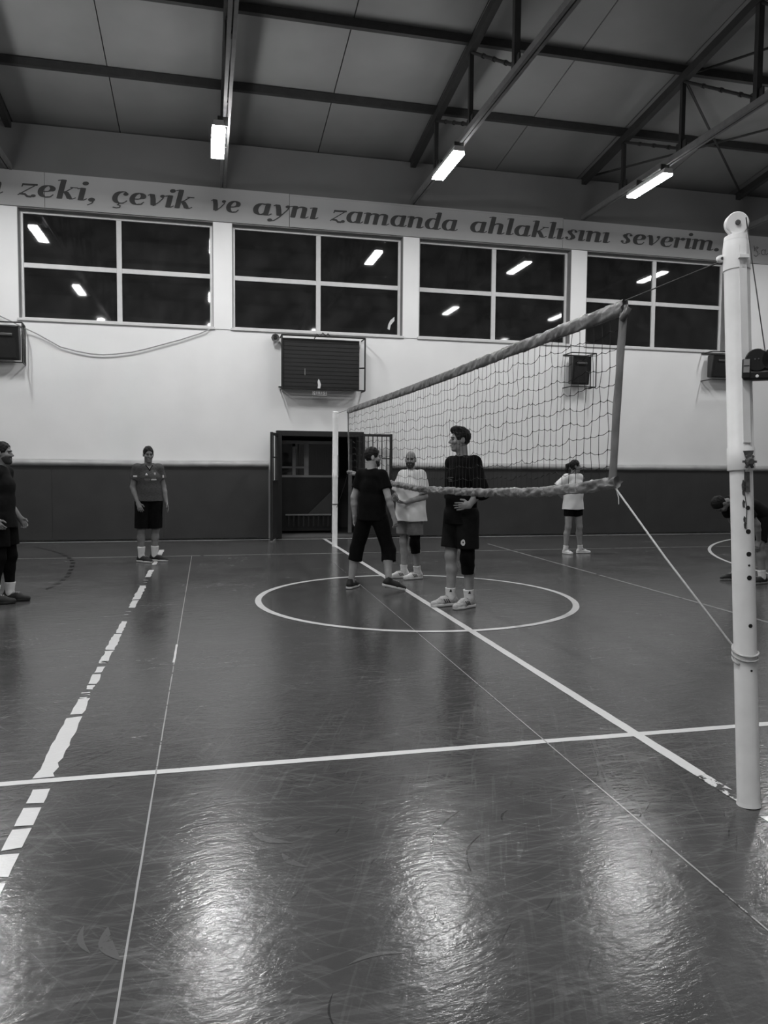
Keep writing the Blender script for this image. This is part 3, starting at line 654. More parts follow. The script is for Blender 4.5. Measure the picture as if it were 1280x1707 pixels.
cb = wbuild(MB().tube([(-3.9, WY-.06, 4.33), (-3.55, WY-.1, 4.16), (-3.33, WY-.10, 4.05), (-3.1, WY-.06, 3.95), (-2.7, WY-.05, 3.73), (-2.42, WY-.05, 3.66), (-2.16, WY-.05, 3.62), (-1.93, WY-.05, 3.61), (-1.72, WY-.05, 3.63), (-1.4, WY-.05, 3.68), (-1.16, WY-.05, 3.745), (-.48, WY-.05, 3.96), (-.1, WY-.05, 4.10), (.04, WY-.06, 4.17), (.10, WY-.02, 4.2)], .011, 6), 'cable', M['cable'], None, smooth=True, pivot=(-1.9, WY-.05, 3.6))
tag(cb, 'thin pale cable sagging along the white wall under the first window', 'cable')

# ================================================================== NET POSTS
PB = Vector((2.36, 2.893, 0)); PT = Vector((2.345, 3.095, 2.555))
paxis = (PT-PB).normalized()
def on_post(z): return PB+(PT-PB)*(z/PT.z)
np_ = empty('net_post', PB); tag(np_, 'thick white net post in the right foreground with pulley and winch', 'net post', 'white net posts')
def pp(mb, name, m, par=None, **k): return wbuild(mb, name, m, par or np_, **k)
pp(MB().lathe(PB, paxis, [(-.0, .052), (.015, .0495), (.02, .0485), (1.56, .0485)], 32), 'lower_tube', M['post'], smooth='auto')
up = pp(MB().lathe(PB+paxis*1.50, paxis, [(0, .0565), (.004, .058), (.10, .058), (.106, .0545), (.95, .0545), (1.04, .053)], 32), 'upper_tube', M['post'], smooth='auto')
pp(MB().lathe(PB+paxis*2.405, paxis, [(0, .0575), (.10, .0575), (.108, .056), (.155, .050), (.158, .044)], 32), 'top_cap', M['post_white'], smooth='auto')
# flat channel down the side that faces the camera's right
ch = Vector((-.16, -.987, 0)).normalized(); side = Vector((-ch.y, ch.x, 0))
def along(z, out): return on_post(z)+ch*out
pp(MB().bar(along(1.62, .052), along(2.50, .050), .034, .012, tuple(ch)), 'channel', M['post_white'])
pp(MB().bar(along(2.44, .060), along(2.455, .060), .045, .02, tuple(ch)), 'channel_clip', M['post_white'])
# pulley
pc = PT+Vector((.0, .0, .055)); pn = Vector((-.35, -.94, 0)).normalized(); pd = Vector((pn.y, -pn.x, 0))
pw = pp(MB().lathe(pc-pn*.022, pn, [(0, .046), (.006, .050), (.014, .050), (.020, .043), (.026, .043), (.032, .050), (.040, .050), (.044, .046)], 36), 'pulley_wheel', M['post_white'], smooth='auto')
pp(MB().lathe(pc+pn*.0, pn, [(0, .012), (.026, .012), (.030, .008)], 12), 'axle_bolt', M['rust'], pw)
pp(MB().bar(pc-Vector((0, 0, .07))-pn*.03, pc+Vector((0, 0, .03))-pn*.03, .05, .008, tuple(pn)), 'pulley_cheek', M['post_white'])
pp(MB().bar(pc+pd*-.03-Vector((0, 0, .06)), pc+pd*-.03-Vector((0, 0, .02)), .03, .03, tuple(pn)), 'pulley_cheek', M['post_white'])
# eyelet for the net cable
ey = on_post(2.455)+Vector((-.055, .03, 0))
pp(MB().lathe(ey+Vector((-.005, -.012, 0)), (0, 1, 0), [(0, .012), (.004, .017), (.02, .017), (.024, .012)], 14), 'eyelet', M['post_white'], smooth='auto')
pp(MB().lathe(ey+Vector((-.005, -.014, 0)), (0, 1, 0), [(0, .007), (.002, .007)], 10), 'eyelet_hole', M['rust'])
pp(MB().bar(ey+Vector((0, 0, 0)), ey+Vector((.03, -.02, 0)), .016, .02), 'eyelet_stem', M['post_white'])
# winch, hung on the camera-right side of the post
rt = Vector((.775, -.632, 0)); cm = Vector((-.632, -.775, 0))
wc = on_post(1.965)+cm*.055+rt*.055
def L(a, b, z): return wc+rt*a+cm*b+Vector((0, 0, z))
def obox(a0, a1, b0, b1, z0, z1): return MB().add([L(a0,b0,z0),L(a1,b0,z0),L(a1,b1,z0),L(a0,b1,z0),L(a0,b0,z1),L(a1,b0,z1),L(a1,b1,z1),L(a0,b1,z1)], [(0,3,2,1),(4,5,6,7),(0,1,5,4),(1,2,6,5),(2,3,7,6),(3,0,4,7)])
wn = pp(obox(-.036, .105, -.05, .020, -.070, -.030), 'winch_body', M['black_plastic'], bevel=.008)
pp(obox(-.040, -.006, -.045, .026, -.062, .022), 'winch_frame', M['black_plastic'], wn, bevel=.004)
pp(obox(.0, .09, -.05, .004, -.04, .02), 'drum_housing', M['black_plastic'], wn, bevel=.01)
pp(obox(-.034, -.009, .026, .029, -.038, .020), 'maker_plate', M['print_grey'], wn)
pp(obox(-.032, -.011, .029, .0305, -.010, -.007), 'plate_line', M['black_plastic'], wn)
for a in (.020, .085): pp(MB().lathe(L(a, .006, .016), cm, [(0, .046), (.005, .050), (.012, .050), (.016, .046)], 28), 'reel', M['black_plastic'], wn, smooth='auto')
pp(MB().lathe(L(.022, .020, -.055), cm, [(0, .007), (.003, .007), (.005, .005)], 12), 'bolt', M['post_white'], wn)
for a in (.012, .026): pp(MB().lathe(L(a, .022, .020), cm, [(0, .004), (.004, .003)], 8), 'bolt', M['steel_chord'], wn)
hd = pp(MB().tube([L(.125, .02, -.03), L(.120, .03, -.11), L(.105, .035, -.16)], .008, 8), 'crank_handle', M['rust'], wn, smooth='auto')
pp(MB().lathe(L(.107, .035, -.15), tuple(L(.090, .035, -.24)-L(.107, .035, -.15)), [(0, .011), (.01, .014), (.07, .016), (.085, .013)], 14), 'handle_grip', M['steel_chord'], hd, smooth='auto')
# lower hooks, ratchet knob, peg holes, bits of tape
rk = along(1.535, .062)
kb = pp(MB().lathe(rk, ch, [(-.02, .012), (0, .012), (.004, .02), (.016, .02), (.022, .012)], 10), 'ratchet_knob', M['rust'])
for a in range(6):
    t = a*math.pi/3; d = side*math.cos(t)+Vector((0, 0, math.sin(t))); pp(MB().bar(rk+ch*.010+d*.012, rk+ch*.010+d*.031, .010, .010), 'knob_arm', M['rust'], kb)
pp(MB().add([tuple(rk+side*a+Vector((0, 0, b))+ch*c) for c in (-.005, .003) for a, b in ((-.024, .048), (.022, .050), (.018, .034), (.008, .022), (-.012, .020))], [(4,3,2,1,0),(5,6,7,8,9)]+[(k,(k+1)%5,(k+1)%5+5,k+5) for k in range(5)]), 'ratchet_plate', M['rust'])
pp(MB().bar(along(1.49, .050), along(1.40, .0495), .018, .010, tuple(ch)), 'hook_rail', M['rust'])
for z, r in ((1.415, .010), (1.33, .010), (1.225, .011), (1.125, .011), (1.075, .005), (1.02, .011), (.808, .009), (.61, .005)):
    q = along(z, .0475); pp(MB().lathe(q, ch, [(0, r), (.0022, r), (.0024, r*.8)], 14), 'peg_hole', M['black_plastic'])
for z, a, s in ((1.43, -.30, .018), (1.35, -.34, .012), (1.28, -.30, .010), (1.255, -.25, .012), (1.40, -.35, .010)):
    d = (ch*math.cos(a)+side*math.sin(a)).normalized(); q = on_post(z)+d*.050
    pp(MB().add([tuple(q+Vector((0, 0, b))*s+side*c*s+d*e) for e in (-.003, .002) for b, c in ((1.4, -.3), (.6, .5), (-.3, .25), (-1.6, .45), (-1.2, -.4), (.1, -.6))], [(5,4,3,2,1,0),(6,7,8,9,10,11)]+[(k,(k+1)%6,(k+1)%6+6,k+6) for k in range(6)]), 'tape_scrap', M['rust'])
pp(MB().tube([along(1.50, .053)+side*-.012, along(1.41, .051)+side*-.016, along(1.33, .051)+side*-.006, along(1.24, .051)+side*-.012], .0018, 5), 'loose_string', M['wire'])
# wire from the pulley to the winch
tw = pp(MB().tube([pc+rt*.040+cm*.02+Vector((0, 0, .018)), pc+rt*.047+cm*.022+Vector((0, 0, -.03)), L(.050, .012, .05)], .0028, 6), 'winch_wire', M['wire'])
# far post
FB = Vector((2.335, 14.10, 0)); FT = Vector((2.33, 14.04, 2.50)); fa = (FT-FB).normalized()
fp = empty('net_post', FB); tag(fp, 'slim white net post standing in front of the dark doorway', 'net post', 'white net posts')
wbuild(MB().lathe(FB, fa, [(0, .055), (.02, .050), (1.30, .050)], 20), 'lower_tube', M['post'], fp, smooth='auto')
wbuild(MB().lathe(FB+fa*1.29, fa, [(0, .055), (.05, .055), (.055, .053), (1.10, .053)], 20), 'upper_tube', M['post'], fp, smooth='auto')
wbuild(MB().lathe(FB+fa*2.38, fa, [(0, .055), (.11, .055), (.12, .045)], 20), 'top_cap', M['post_white'], fp, smooth='auto')
wbuild(MB().lathe(FB+fa*.78, fa, [(0, .054), (.02, .054)], 20), 'tape_ring', M['tape'], fp)
wbuild(MB().bar(FB+fa*1.32+Vector((.052, -.03, 0)), FB+fa*1.7+Vector((.052, -.03, 0)), .02, .012), 'cable_clamp', M['rust'], fp)

# ================================================================== THE NET
NY0, NY1, NTOP = 4.07, 12.93, 2.455
def bot_z(y):
    ys = [4.05, 4.5, 5.16, 6.4, 8.4, 10.2, 11.6, 12.95]; zs = [1.425, 1.375, 1.325, 1.275, 1.245, 1.29, 1.345, 1.40]
    return float(np.interp(y, ys, zs))
def top_z(y): return NTOP+.010*math.cos((y-NY0)/(NY1-NY0)*2*math.pi)
nt_ = empty('volleyball_net', (XN, (NY0+NY1)/2, 1.3)); tag(nt_, 'dark mesh volleyball net with taped grey edges strung between the white posts', 'volleyball net')
def band(zf, h, y0, y1, step, name, m, wob, twist):
    """crumpled vinyl sleeve folded over the rope"""
    mb = MB(); n = int((y1-y0)/step); ring = 16; V = []
    for i in range(n+1):
        y = y0+(y1-y0)*i/n
        for k in range(ring):
            t = 2*math.pi*k/ring; c, s = math.cos(t), math.sin(t)
            nz = mnoise.noise(Vector((y*9+s*twist, c*1.5, s*1.2+y*3)))+.5*mnoise.noise(Vector((y*26+s*twist*2, c*2, s*2)))
            rd = 1-2.2*abs(mnoise.noise(Vector((y*11+s*twist*.5, t*.4, 11)))) ; r2 = 1-2.0*abs(mnoise.noise(Vector((y*5-s*twist*.25, 3, 5))))
            V.append((XN+c*(.016+wob*.6*nz+wob*.55*rd), y+wob*.6*mnoise.noise(Vector((y*12, s*3, 7))), zf(y)+s*h/2*(1+.09*rd+.16*r2*wob/.03+.08*mnoise.noise(Vector((y*14, s*2, 2))))+wob*.30*nz))
    mb.add(V, [(i*ring+k, (i+1)*ring+k, (i+1)*ring+(k+1) % ring, i*ring+(k+1) % ring) for i in range(n) for k in range(ring)]+[tuple(reversed(range(ring))), tuple(n*ring+k for k in range(ring))])
    return wbuild(mb, name, m, nt_, smooth=True)
band(lambda y: top_z(y)-.035, .082, NY0-.01, NY1, .016, 'top_band', M['tape'], .018, 2.0)
band(bot_z, .062, NY0+.02, NY1-.05, .016, 'bottom_band', M['tape_light'], .030, 4.0)
def side_band(ya, yb, z0, z1, w):
    mb = MB(); n = 30; ring = 8; V = []
    for i in range(n+1):
        f = i/n; z = z0+(z1-z0)*f; y = ya+(yb-ya)*f+.006*mnoise.noise(Vector((z*3, ya, 0)))
        for k in range(ring):
            t = 2*math.pi*k/ring; V.append((XN+math.cos(t)*(.012+.005*mnoise.noise(Vector((z*7, t, ya)))), y+math.sin(t)*w/2*(1+.12*mnoise.noise(Vector((z*6, 5, ya)))), z))
    mb.add(V, [(i*ring+k, i*ring+(k+1) % ring, (i+1)*ring+(k+1) % ring, (i+1)*ring+k) for i in range(n) for k in range(ring)]+[tuple(reversed(range(ring))), tuple(n*ring+k for k in range(ring))])
    wbuild(mb, 'side_band', M['tape'], nt_, smooth=True)
side_band(4.155, 4.075, 1.39, 2.44, .085); side_band(12.80, 12.92, 1.40, 2.44, .05)
# knotted mesh
ncol, nrow = 88, 10; mb = MB(); nodes = {}
for i in range(ncol+1):
    for j in range(nrow+1):
        y = 4.12+(12.86-4.12)*i/ncol; zt, zb = top_z(y)-.06, bot_z(y)+.01
        f = j/nrow; z = zt+(zb-zt)*f
        if 0 < j < nrow:
            y += RNG.uniform(-.010, .010); z += RNG.uniform(-.012, .012)+.012*math.sin(i*1.3+j)
        nodes[i, j] = Vector((XN+RNG.uniform(-.004, .004), y, z))
for i in range(ncol+1): mb.tube([nodes[i, j] for j in range(nrow+1)], .0021, 3, False)
for j in range(1, nrow):
    pts = []
    for i in range(ncol+1):
        pts.append(nodes[i, j])
        if i < ncol: q = (nodes[i, j]+nodes[i+1, j])/2; pts.append(q+Vector((0, 0, -.006-RNG.uniform(0, .006))))
    mb.tube(pts, .0021, 3, False)
for q in nodes.values(): mb.lathe(q-Vector((0, 0, .004)), (0, 0, 1), [(0, .003), (.004, .0046), (.008, .003)], 4)
nm = wbuild(mb, 'netting', M['cord'], nt_); nm['kind'] = 'stuff'
# head cable, corner ties, tail of string
wbuild(MB().tube([ey+Vector((0, .01, -.01)), (XN, NY0, NTOP+.012), (XN, 7.0, top_z(7)+.004), (XN, 10.0, top_z(10)+.004), (XN, NY1, NTOP), FT+Vector((.02, -.04, -.04))], .0035, 6), 'head_cable', M['wire'], nt_, smooth=True)
wbuild(MB().tube([(XN, 4.10, 1.40), (XN-.004, 4.085, 1.36), (XN, 4.075, 1.33), (XN, 4.07, 1.29)], .0035, 6), 'corner_string', M['rope'], nt_)
rp = Vector((XN, 4.115, 1.385)); re_ = on_post(.70)+Vector((-.03, .045, 0))
wbuild(MB().tube([rp, rp+(re_-rp)*.5+Vector((0, 0, -.012)), re_], .0055, 6), 'tension_rope', M['rope'], nt_, smooth=True)
V = []
for i in range(61):
    t = i/60; a = math.radians(60)+t*2.4*2*math.pi; z = .70-.055*t+.018*math.sin(a+.6)*(1-t*.3); q = on_post(z); V.append((q.x+.0535*math.cos(a), q.y+.0535*math.sin(a), z))
wbuild(MB().tube(V, .0048, 6), 'rope_wrap', M['rope'], nt_, smooth=True)
wbuild(MB().tube([(XN, 12.85, 1.42), (XN, 13.2, 1.18), (XN, 13.7, .90), (XN, 14.06, .72)], .005, 6), 'tension_rope', M['cord'], nt_)
wbuild(MB().tube([(XN, 4.08, 2.40), (XN-.02, 4.05, 2.36), (XN, 4.02, 2.42)], .02, 8), 'corner_knot', M['tape'], nt_, smooth=True)
# ================================================================== PEOPLE
# bodies and clothes are grown as smooth blended volumes and meshed (surface nets)
class Vol:
    def __init__(s, lo, hi, h):
        s.h = h; s.lo = np.array(lo, np.float32); n = np.ceil((np.array(hi)-np.array(lo))/h).astype(int)+1
        s.n = n; s.d = np.full(tuple(n), 9.0, np.float32)
    def _sub(s, lo, hi):
        a = np.clip(np.floor((np.array(lo)-s.lo)/s.h).astype(int), 0, s.n); b = np.clip(np.ceil((np.array(hi)-s.lo)/s.h).astype(int)+1, 0, s.n)
        if (b <= a).any(): return None, None
        ax = [s.lo[i]+s.h*np.arange(a[i], b[i], dtype=np.float32) for i in range(3)]
        return tuple(slice(a[i], b[i]) for i in range(3)), np.meshgrid(*ax, indexing='ij', sparse=True)
    def _mix(s, sl, d, k, op='u'):
        c = s.d[sl]
        if op == 'u':
            if k <= 0: s.d[sl] = np.minimum(c, d)
            else:
                t = np.clip(.5+.5*(c-d)/k, 0, 1); s.d[sl] = c*(1-t)+d*t-k*t*(1-t)
        else:   # subtract
            k = max(k, 1e-5); t = np.clip(.5-.5*(c+d)/k, 0, 1); s.d[sl] = c*(1-t)-d*t+k*t*(1-t)
    def cone(s, a, b, ra, rb, k=.02, side=None, ks=1.0, capa=False, capb=False, op='u'):
        a = np.array(a, float); b = np.array(b, float); R = max(ra, rb)*max(ks, 1)+k+3*s.h
        sl, g = s._sub(np.minimum(a, b)-R, np.maximum(a, b)+R)
        if sl is None: return
        p = [g[i]-a[i] for i in range(3)]; ab = b-a; L2 = float(ab@ab)+1e-9; L = math.sqrt(L2)
        if side is not None and ks != 1.0:
            sd = np.array(side, float); sd /= np.linalg.norm(sd); sd = sd-ab*(sd@ab)/L2; sd /= np.linalg.norm(sd)
            q = (p[0]*sd[0]+p[1]*sd[1]+p[2]*sd[2])*(1-1/ks); p = [p[i]-q*sd[i] for i in range(3)]
        tt = (p[0]*ab[0]+p[1]*ab[1]+p[2]*ab[2])/L2; t = np.clip(tt, 0, 1)
        d = np.sqrt((p[0]-t*ab[0])**2+(p[1]-t*ab[1])**2+(p[2]-t*ab[2])**2)-(ra+(rb-ra)*t)
        if capb: d = np.maximum(d, (tt-1)*L)
        if capa: d = np.maximum(d, -tt*L)
        s._mix(sl, d.astype(np.float32), k, op)
    def ell(s, c, r, k=.02, fr=None, op='u'):
        """ellipsoid; fr = 3x3 rows of its axes"""
        c = np.array(c, float); r = np.array(r, float); R = r.max()+k+3*s.h
        sl, g = s._sub(c-R, c+R)
        if sl is None: return
        p = [g[i]-c[i] for i in range(3)]
        if fr is not None: p = [p[0]*f[0]+p[1]*f[1]+p[2]*f[2] for f in fr]
        k0 = np.sqrt((p[0]/r[0])**2+(p[1]/r[1])**2+(p[2]/r[2])**2); k1 = np.sqrt((p[0]/r[0]**2)**2+(p[1]/r[1]**2)**2+(p[2]/r[2]**2)**2)+1e-9
        s._mix(sl, (k0*(k0-1)/k1).astype(np.float32), k, op)
    def cut(s, point, normal):
        """keep the side the normal points away from"""
        nrm = np.array(normal, float); nrm /= np.linalg.norm(nrm)
        g = np.meshgrid(*[s.lo[i]+s.h*np.arange(s.n[i], dtype=np.float32) for i in range(3)], indexing='ij', sparse=True)
        s.d = np.maximum(s.d, ((g[0]-point[0])*nrm[0]+(g[1]-point[1])*nrm[1]+(g[2]-point[2])*nrm[2]).astype(np.float32))
    def mesh(s):
        d = s.d; d[0] = d[-1] = 1; d[:, 0] = d[:, -1] = 1; d[:, :, 0] = d[:, :, -1] = 1
        neg = d < 0; nx, ny, nz = d.shape
        cnt = np.zeros((nx-1, ny-1, nz-1), np.int8)
        for i in (0, 1):
            for j in (0, 1):
                for k in (0, 1): cnt += neg[i:nx-1+i, j:ny-1+j, k:nz-1+k]
        I, J, K = np.nonzero((cnt > 0) & (cnt < 8)); n = len(I)
        if n == 0: return np.zeros((0, 3)), np.zeros((0, 4), int)
        idx = np.full(cnt.shape, -1, np.int32); idx[I, J, K] = np.arange(n)
        acc = np.zeros((n, 3)); m = np.zeros(n); cs = [(i, j, k) for i in (0, 1) for j in (0, 1) for k in (0, 1)]
        val = {c: d[I+c[0], J+c[1], K+c[2]] for c in cs}
        for a in cs:
            for ax in range(3):
                if a[ax]: continue
                b = list(a); b[ax] = 1; b = tuple(b); va, vb = val[a], val[b]; x = (va < 0) != (vb < 0)
                t = np.where(x, va/(va-vb+1e-12), 0); p = np.zeros((n, 3)); p[:] = a; p[:, ax] += t
                acc += p*x[:, None]; m += x
        V = (np.stack([I, J, K], 1)+acc/m[:, None])*s.h+s.lo
        F = []
        for ax in range(3):
            sl0 = [slice(None)]*3; sl1 = [slice(None)]*3; sl0[ax] = slice(0, -1); sl1[ax] = slice(1, None)
            A, B = neg[tuple(sl0)], neg[tuple(sl1)]; P = np.array(np.nonzero(A != B)); 
            u, v = (ax+1) % 3, (ax+2) % 3
            ok = (P[u] > 0) & (P[v] > 0); P = P[:, ok]; fl = A[tuple(P)]
            q = []
            for (du, dv) in ((-1, -1), (0, -1), (0, 0), (-1, 0)):
                c = P.copy(); c[u] += du; c[v] += dv; q.append(idx[c[0], c[1], c[2]])
            q = np.stack(q, 1); q[~fl] = q[~fl][:, ::-1]; F.append(q)
        return V, np.concatenate(F)

def wobble(V, amp, f=1.0, seed=0.0, zs=1.0):
    x, y, z = V[:, 0]*f, V[:, 1]*f, V[:, 2]*f*zs
    w = np.sin(23*x+9*y+7*z+seed)+.8*np.sin(-15*x+21*y+19*z+1.7*seed+1)+.6*np.sin(31*z+11*x-17*y+2.3*seed)+.5*np.sin(47*z-29*x+13*y+seed*3)
    return amp*w/2.0
def vol_obj(vol, name, m, parent, wob=0.0, f=1.0, seed=0.0, zs=1.0):
    V, F = vol.mesh() if isinstance(vol, Vol) else vol
    me = bpy.data.meshes.new(name)
    me.vertices.add(len(V)); me.vertices.foreach_set('co', V.astype(np.float32).ravel())
    me.loops.add(F.size); me.loops.foreach_set('vertex_index', F.astype(np.int32).ravel())
    me.polygons.add(len(F)); me.polygons.foreach_set('loop_start', np.arange(0, F.size, 4, dtype=np.int32))
    me.update(calc_edges=True)
    if wob:
        nr = np.zeros(len(V)*3, np.float32); me.vertex_normals.foreach_get('vector', nr); nr = nr.reshape(-1, 3)
        V2 = V+nr*wobble(V, wob, f, seed, zs)[:, None]; me.vertices.foreach_set('co', V2.astype(np.float32).ravel()); me.update()
    return link(name, me, m, parent, True)

def v3(*a): return np.array(a, float)
def unit(v): return v/np.linalg.norm(v)

def make_shoe_meshes():
    up = Vol((-.075, -.25, -.01), (.075, .11, .16), .005)
    up.cone((0, .045, .048), (0, -.10, .042), .040, .041, .02, (1, 0, 0), 1.02); up.cone((0, -.10, .040), (-.0, -.195, .030), .043, .030, .02, (1, 0, 0), 1.12)
    up.cone((0, .035, .06), (0, .02, .122), .036, .034, .02, capb=True); up.cone((0, .02, .075), (0, -.09, .06), .033, .030, .03)
    up.cut((0, 0, .020), (0, 0, -1)); up.cone((0, .022, .108), (0, .018, .20), .027, .034, .004, op='s')
    so = Vol((-.075, -.26, -.02), (.075, .12, .06), .005)
    so.cone((0, .045, .02), (0, -.05, .02), .044, .040, .02, (1, 0, 0), 1.0); so.cone((0, -.05, .02), (0, -.12, .02), .040, .048, .03, (1, 0, 0), 1.0); so.cone((0, -.12, .02), (0, -.185, .022), .047, .038, .02)
    so.cut((0, 0, .030), (0, 0, 1)); so.cut((0, 0, .002), (0, 0, -1))
    return up.mesh(), so.mesh()
SHOE_UP, SHOE_SOLE = make_shoe_meshes()
SHOE_BVH = BVHTree.FromPolygons([Vector(q) for q in SHOE_UP[0]], [tuple(int(i) for i in q) for q in SHOE_UP[1]])
_shoe_cache = {}
def put_shoe(root, ankle, d, um, sm, low=0.0, tilt=0.0, stripes=False, laces=None, size=1.0):
    """ankle: joint above the heel; d: toe direction (x, y)"""
    key = (um.name, sm.name)
    if key not in _shoe_cache:
        a = vol_obj(SHOE_UP, 'shoe', um, None); b = vol_obj(SHOE_SOLE, 'sole', sm, None); _shoe_cache[key] = (a.data, b.data)
        bpy.data.objects.remove(a); bpy.data.objects.remove(b)
    a, b = _shoe_cache[key]
    o = bpy.data.objects.new('shoe', a); COL.objects.link(o); o.parent = root
    o.location = (ankle[0], ankle[1], low); o.rotation_euler = (tilt, 0, math.atan2(d[0], -d[1])); o.scale = (size,)*3
    s = bpy.data.objects.new('sole', b); COL.objects.link(s); s.parent = o
    lm = laces or M['print_grey']
    for k in range(4):
        y = -.040-.020*k; mb = MB(); P = []
        for x in (-.022, -.008, .008, .022):
            h = SHOE_BVH.ray_cast(Vector((x, y, .3)), Vector((0, 0, -1))); P.append((x, y, (h[0].z if h[0] is not None else .09)+.002))
        mb.tube(P, .004, 5); mb.build('lace', lm, o, True)
    if stripes:
        for sx in (-1, 1):
            for k in range(3):
                mb = MB(); V = []
                for q in range(5):
                    z = .034+.011*q; y = -.022-.024*k-.006*q
                    for yy in (y, y-.013):
                        h = SHOE_BVH.ray_cast(Vector((sx*.2, yy, z)), Vector((-sx, 0, 0))); V.append((h[0].x if h[0] is not None else sx*.04)+sx*.003); V[-1] = (V[-1], yy, z)
                mb.add(V, [(2*q, 2*q+1, 2*q+3, 2*q+2) for q in range(4)]); mb.build('stripe', stripes, o)
    return o

BASE = dict(pelvis=(0, 0, .95), waist=(0, 0, 1.10), chest=(0, -.005, 1.28), neck=(0, .015, 1.475), head=(0, -.01, 1.635),
            hip_r=(-.09, 0, .92), hip_l=(.09, 0, .92), knee_r=(-.105, -.02, .50), knee_l=(.105, -.02, .50), ank_r=(-.11, .02, .09), ank_l=(.11, .02, .09),
            sh_r=(-.158, .01, 1.42), sh_l=(.158, .01, 1.42), el_r=(-.205, .035, 1.14), el_l=(.205, .035, 1.14), wr_r=(-.215, -.03, .895), wr_l=(.215, -.03, .895))

def hand(v, wr, el, fwd, palm_n, thumb_s, curl=.5, sc=1.0):
    """fwd: finger direction, palm_n: out of the palm, thumb_s: towards the thumb"""
    f = unit(np.array(fwd, float)); n = np.array(palm_n, float); n = unit(n-f*(n@f)); t = np.cross(f, n)
    if t@np.array(thumb_s, float) < 0: t = -t
    w = np.array(wr, float)
    v.cone(w, w+f*.075*sc, .021*sc, .019*sc, .012, t, 1.75)
    for i, (off, ln) in enumerate(((.031, .072), (.0105, .080), (-.0105, .075), (-.031, .060))):
        p = w+f*(.082-.004*abs(i-1.3))*sc+t*off*sc; c = curl*(1+.12*i); a = 0.0; r = .0093*sc; dirs = f+t*(.10*(1.5-i)*.6)
        for j, fr in enumerate((.42, .32, .26)):
            a += c*(.35, .75, .6)[j]; dv = unit(unit(dirs)*math.cos(a)+n*math.sin(a)); q = p+dv*ln*fr*1.05*sc
            v.cone(p, q, r, r*.92, .004); p = q; r *= .92
    p = w+f*.025*sc+t*.024*sc; q = p+unit(f*.55+t*.75+n*.35)*.040*sc; e = q+unit(f*.9+t*.25+n*.45)*.036*sc
    v.cone(p, q, .014*sc, .0115*sc, .012); v.cone(q, e, .0112*sc, .0095*sc, .004)

def head_frame(yaw, pitch, base=None):
    f = v3(math.sin(yaw)*math.cos(pitch), -math.cos(yaw)*math.cos(pitch), math.sin(pitch)); r = v3(math.cos(yaw), math.sin(yaw), 0); u = np.cross(r, f)*-1
    u = np.cross(f, r)
    if u[2] < 0 and base is None: u = -u
    if base is not None: u = unit(np.array(base)-f*(np.array(base)@f)); r = np.cross(f, u)
    return r, f, u

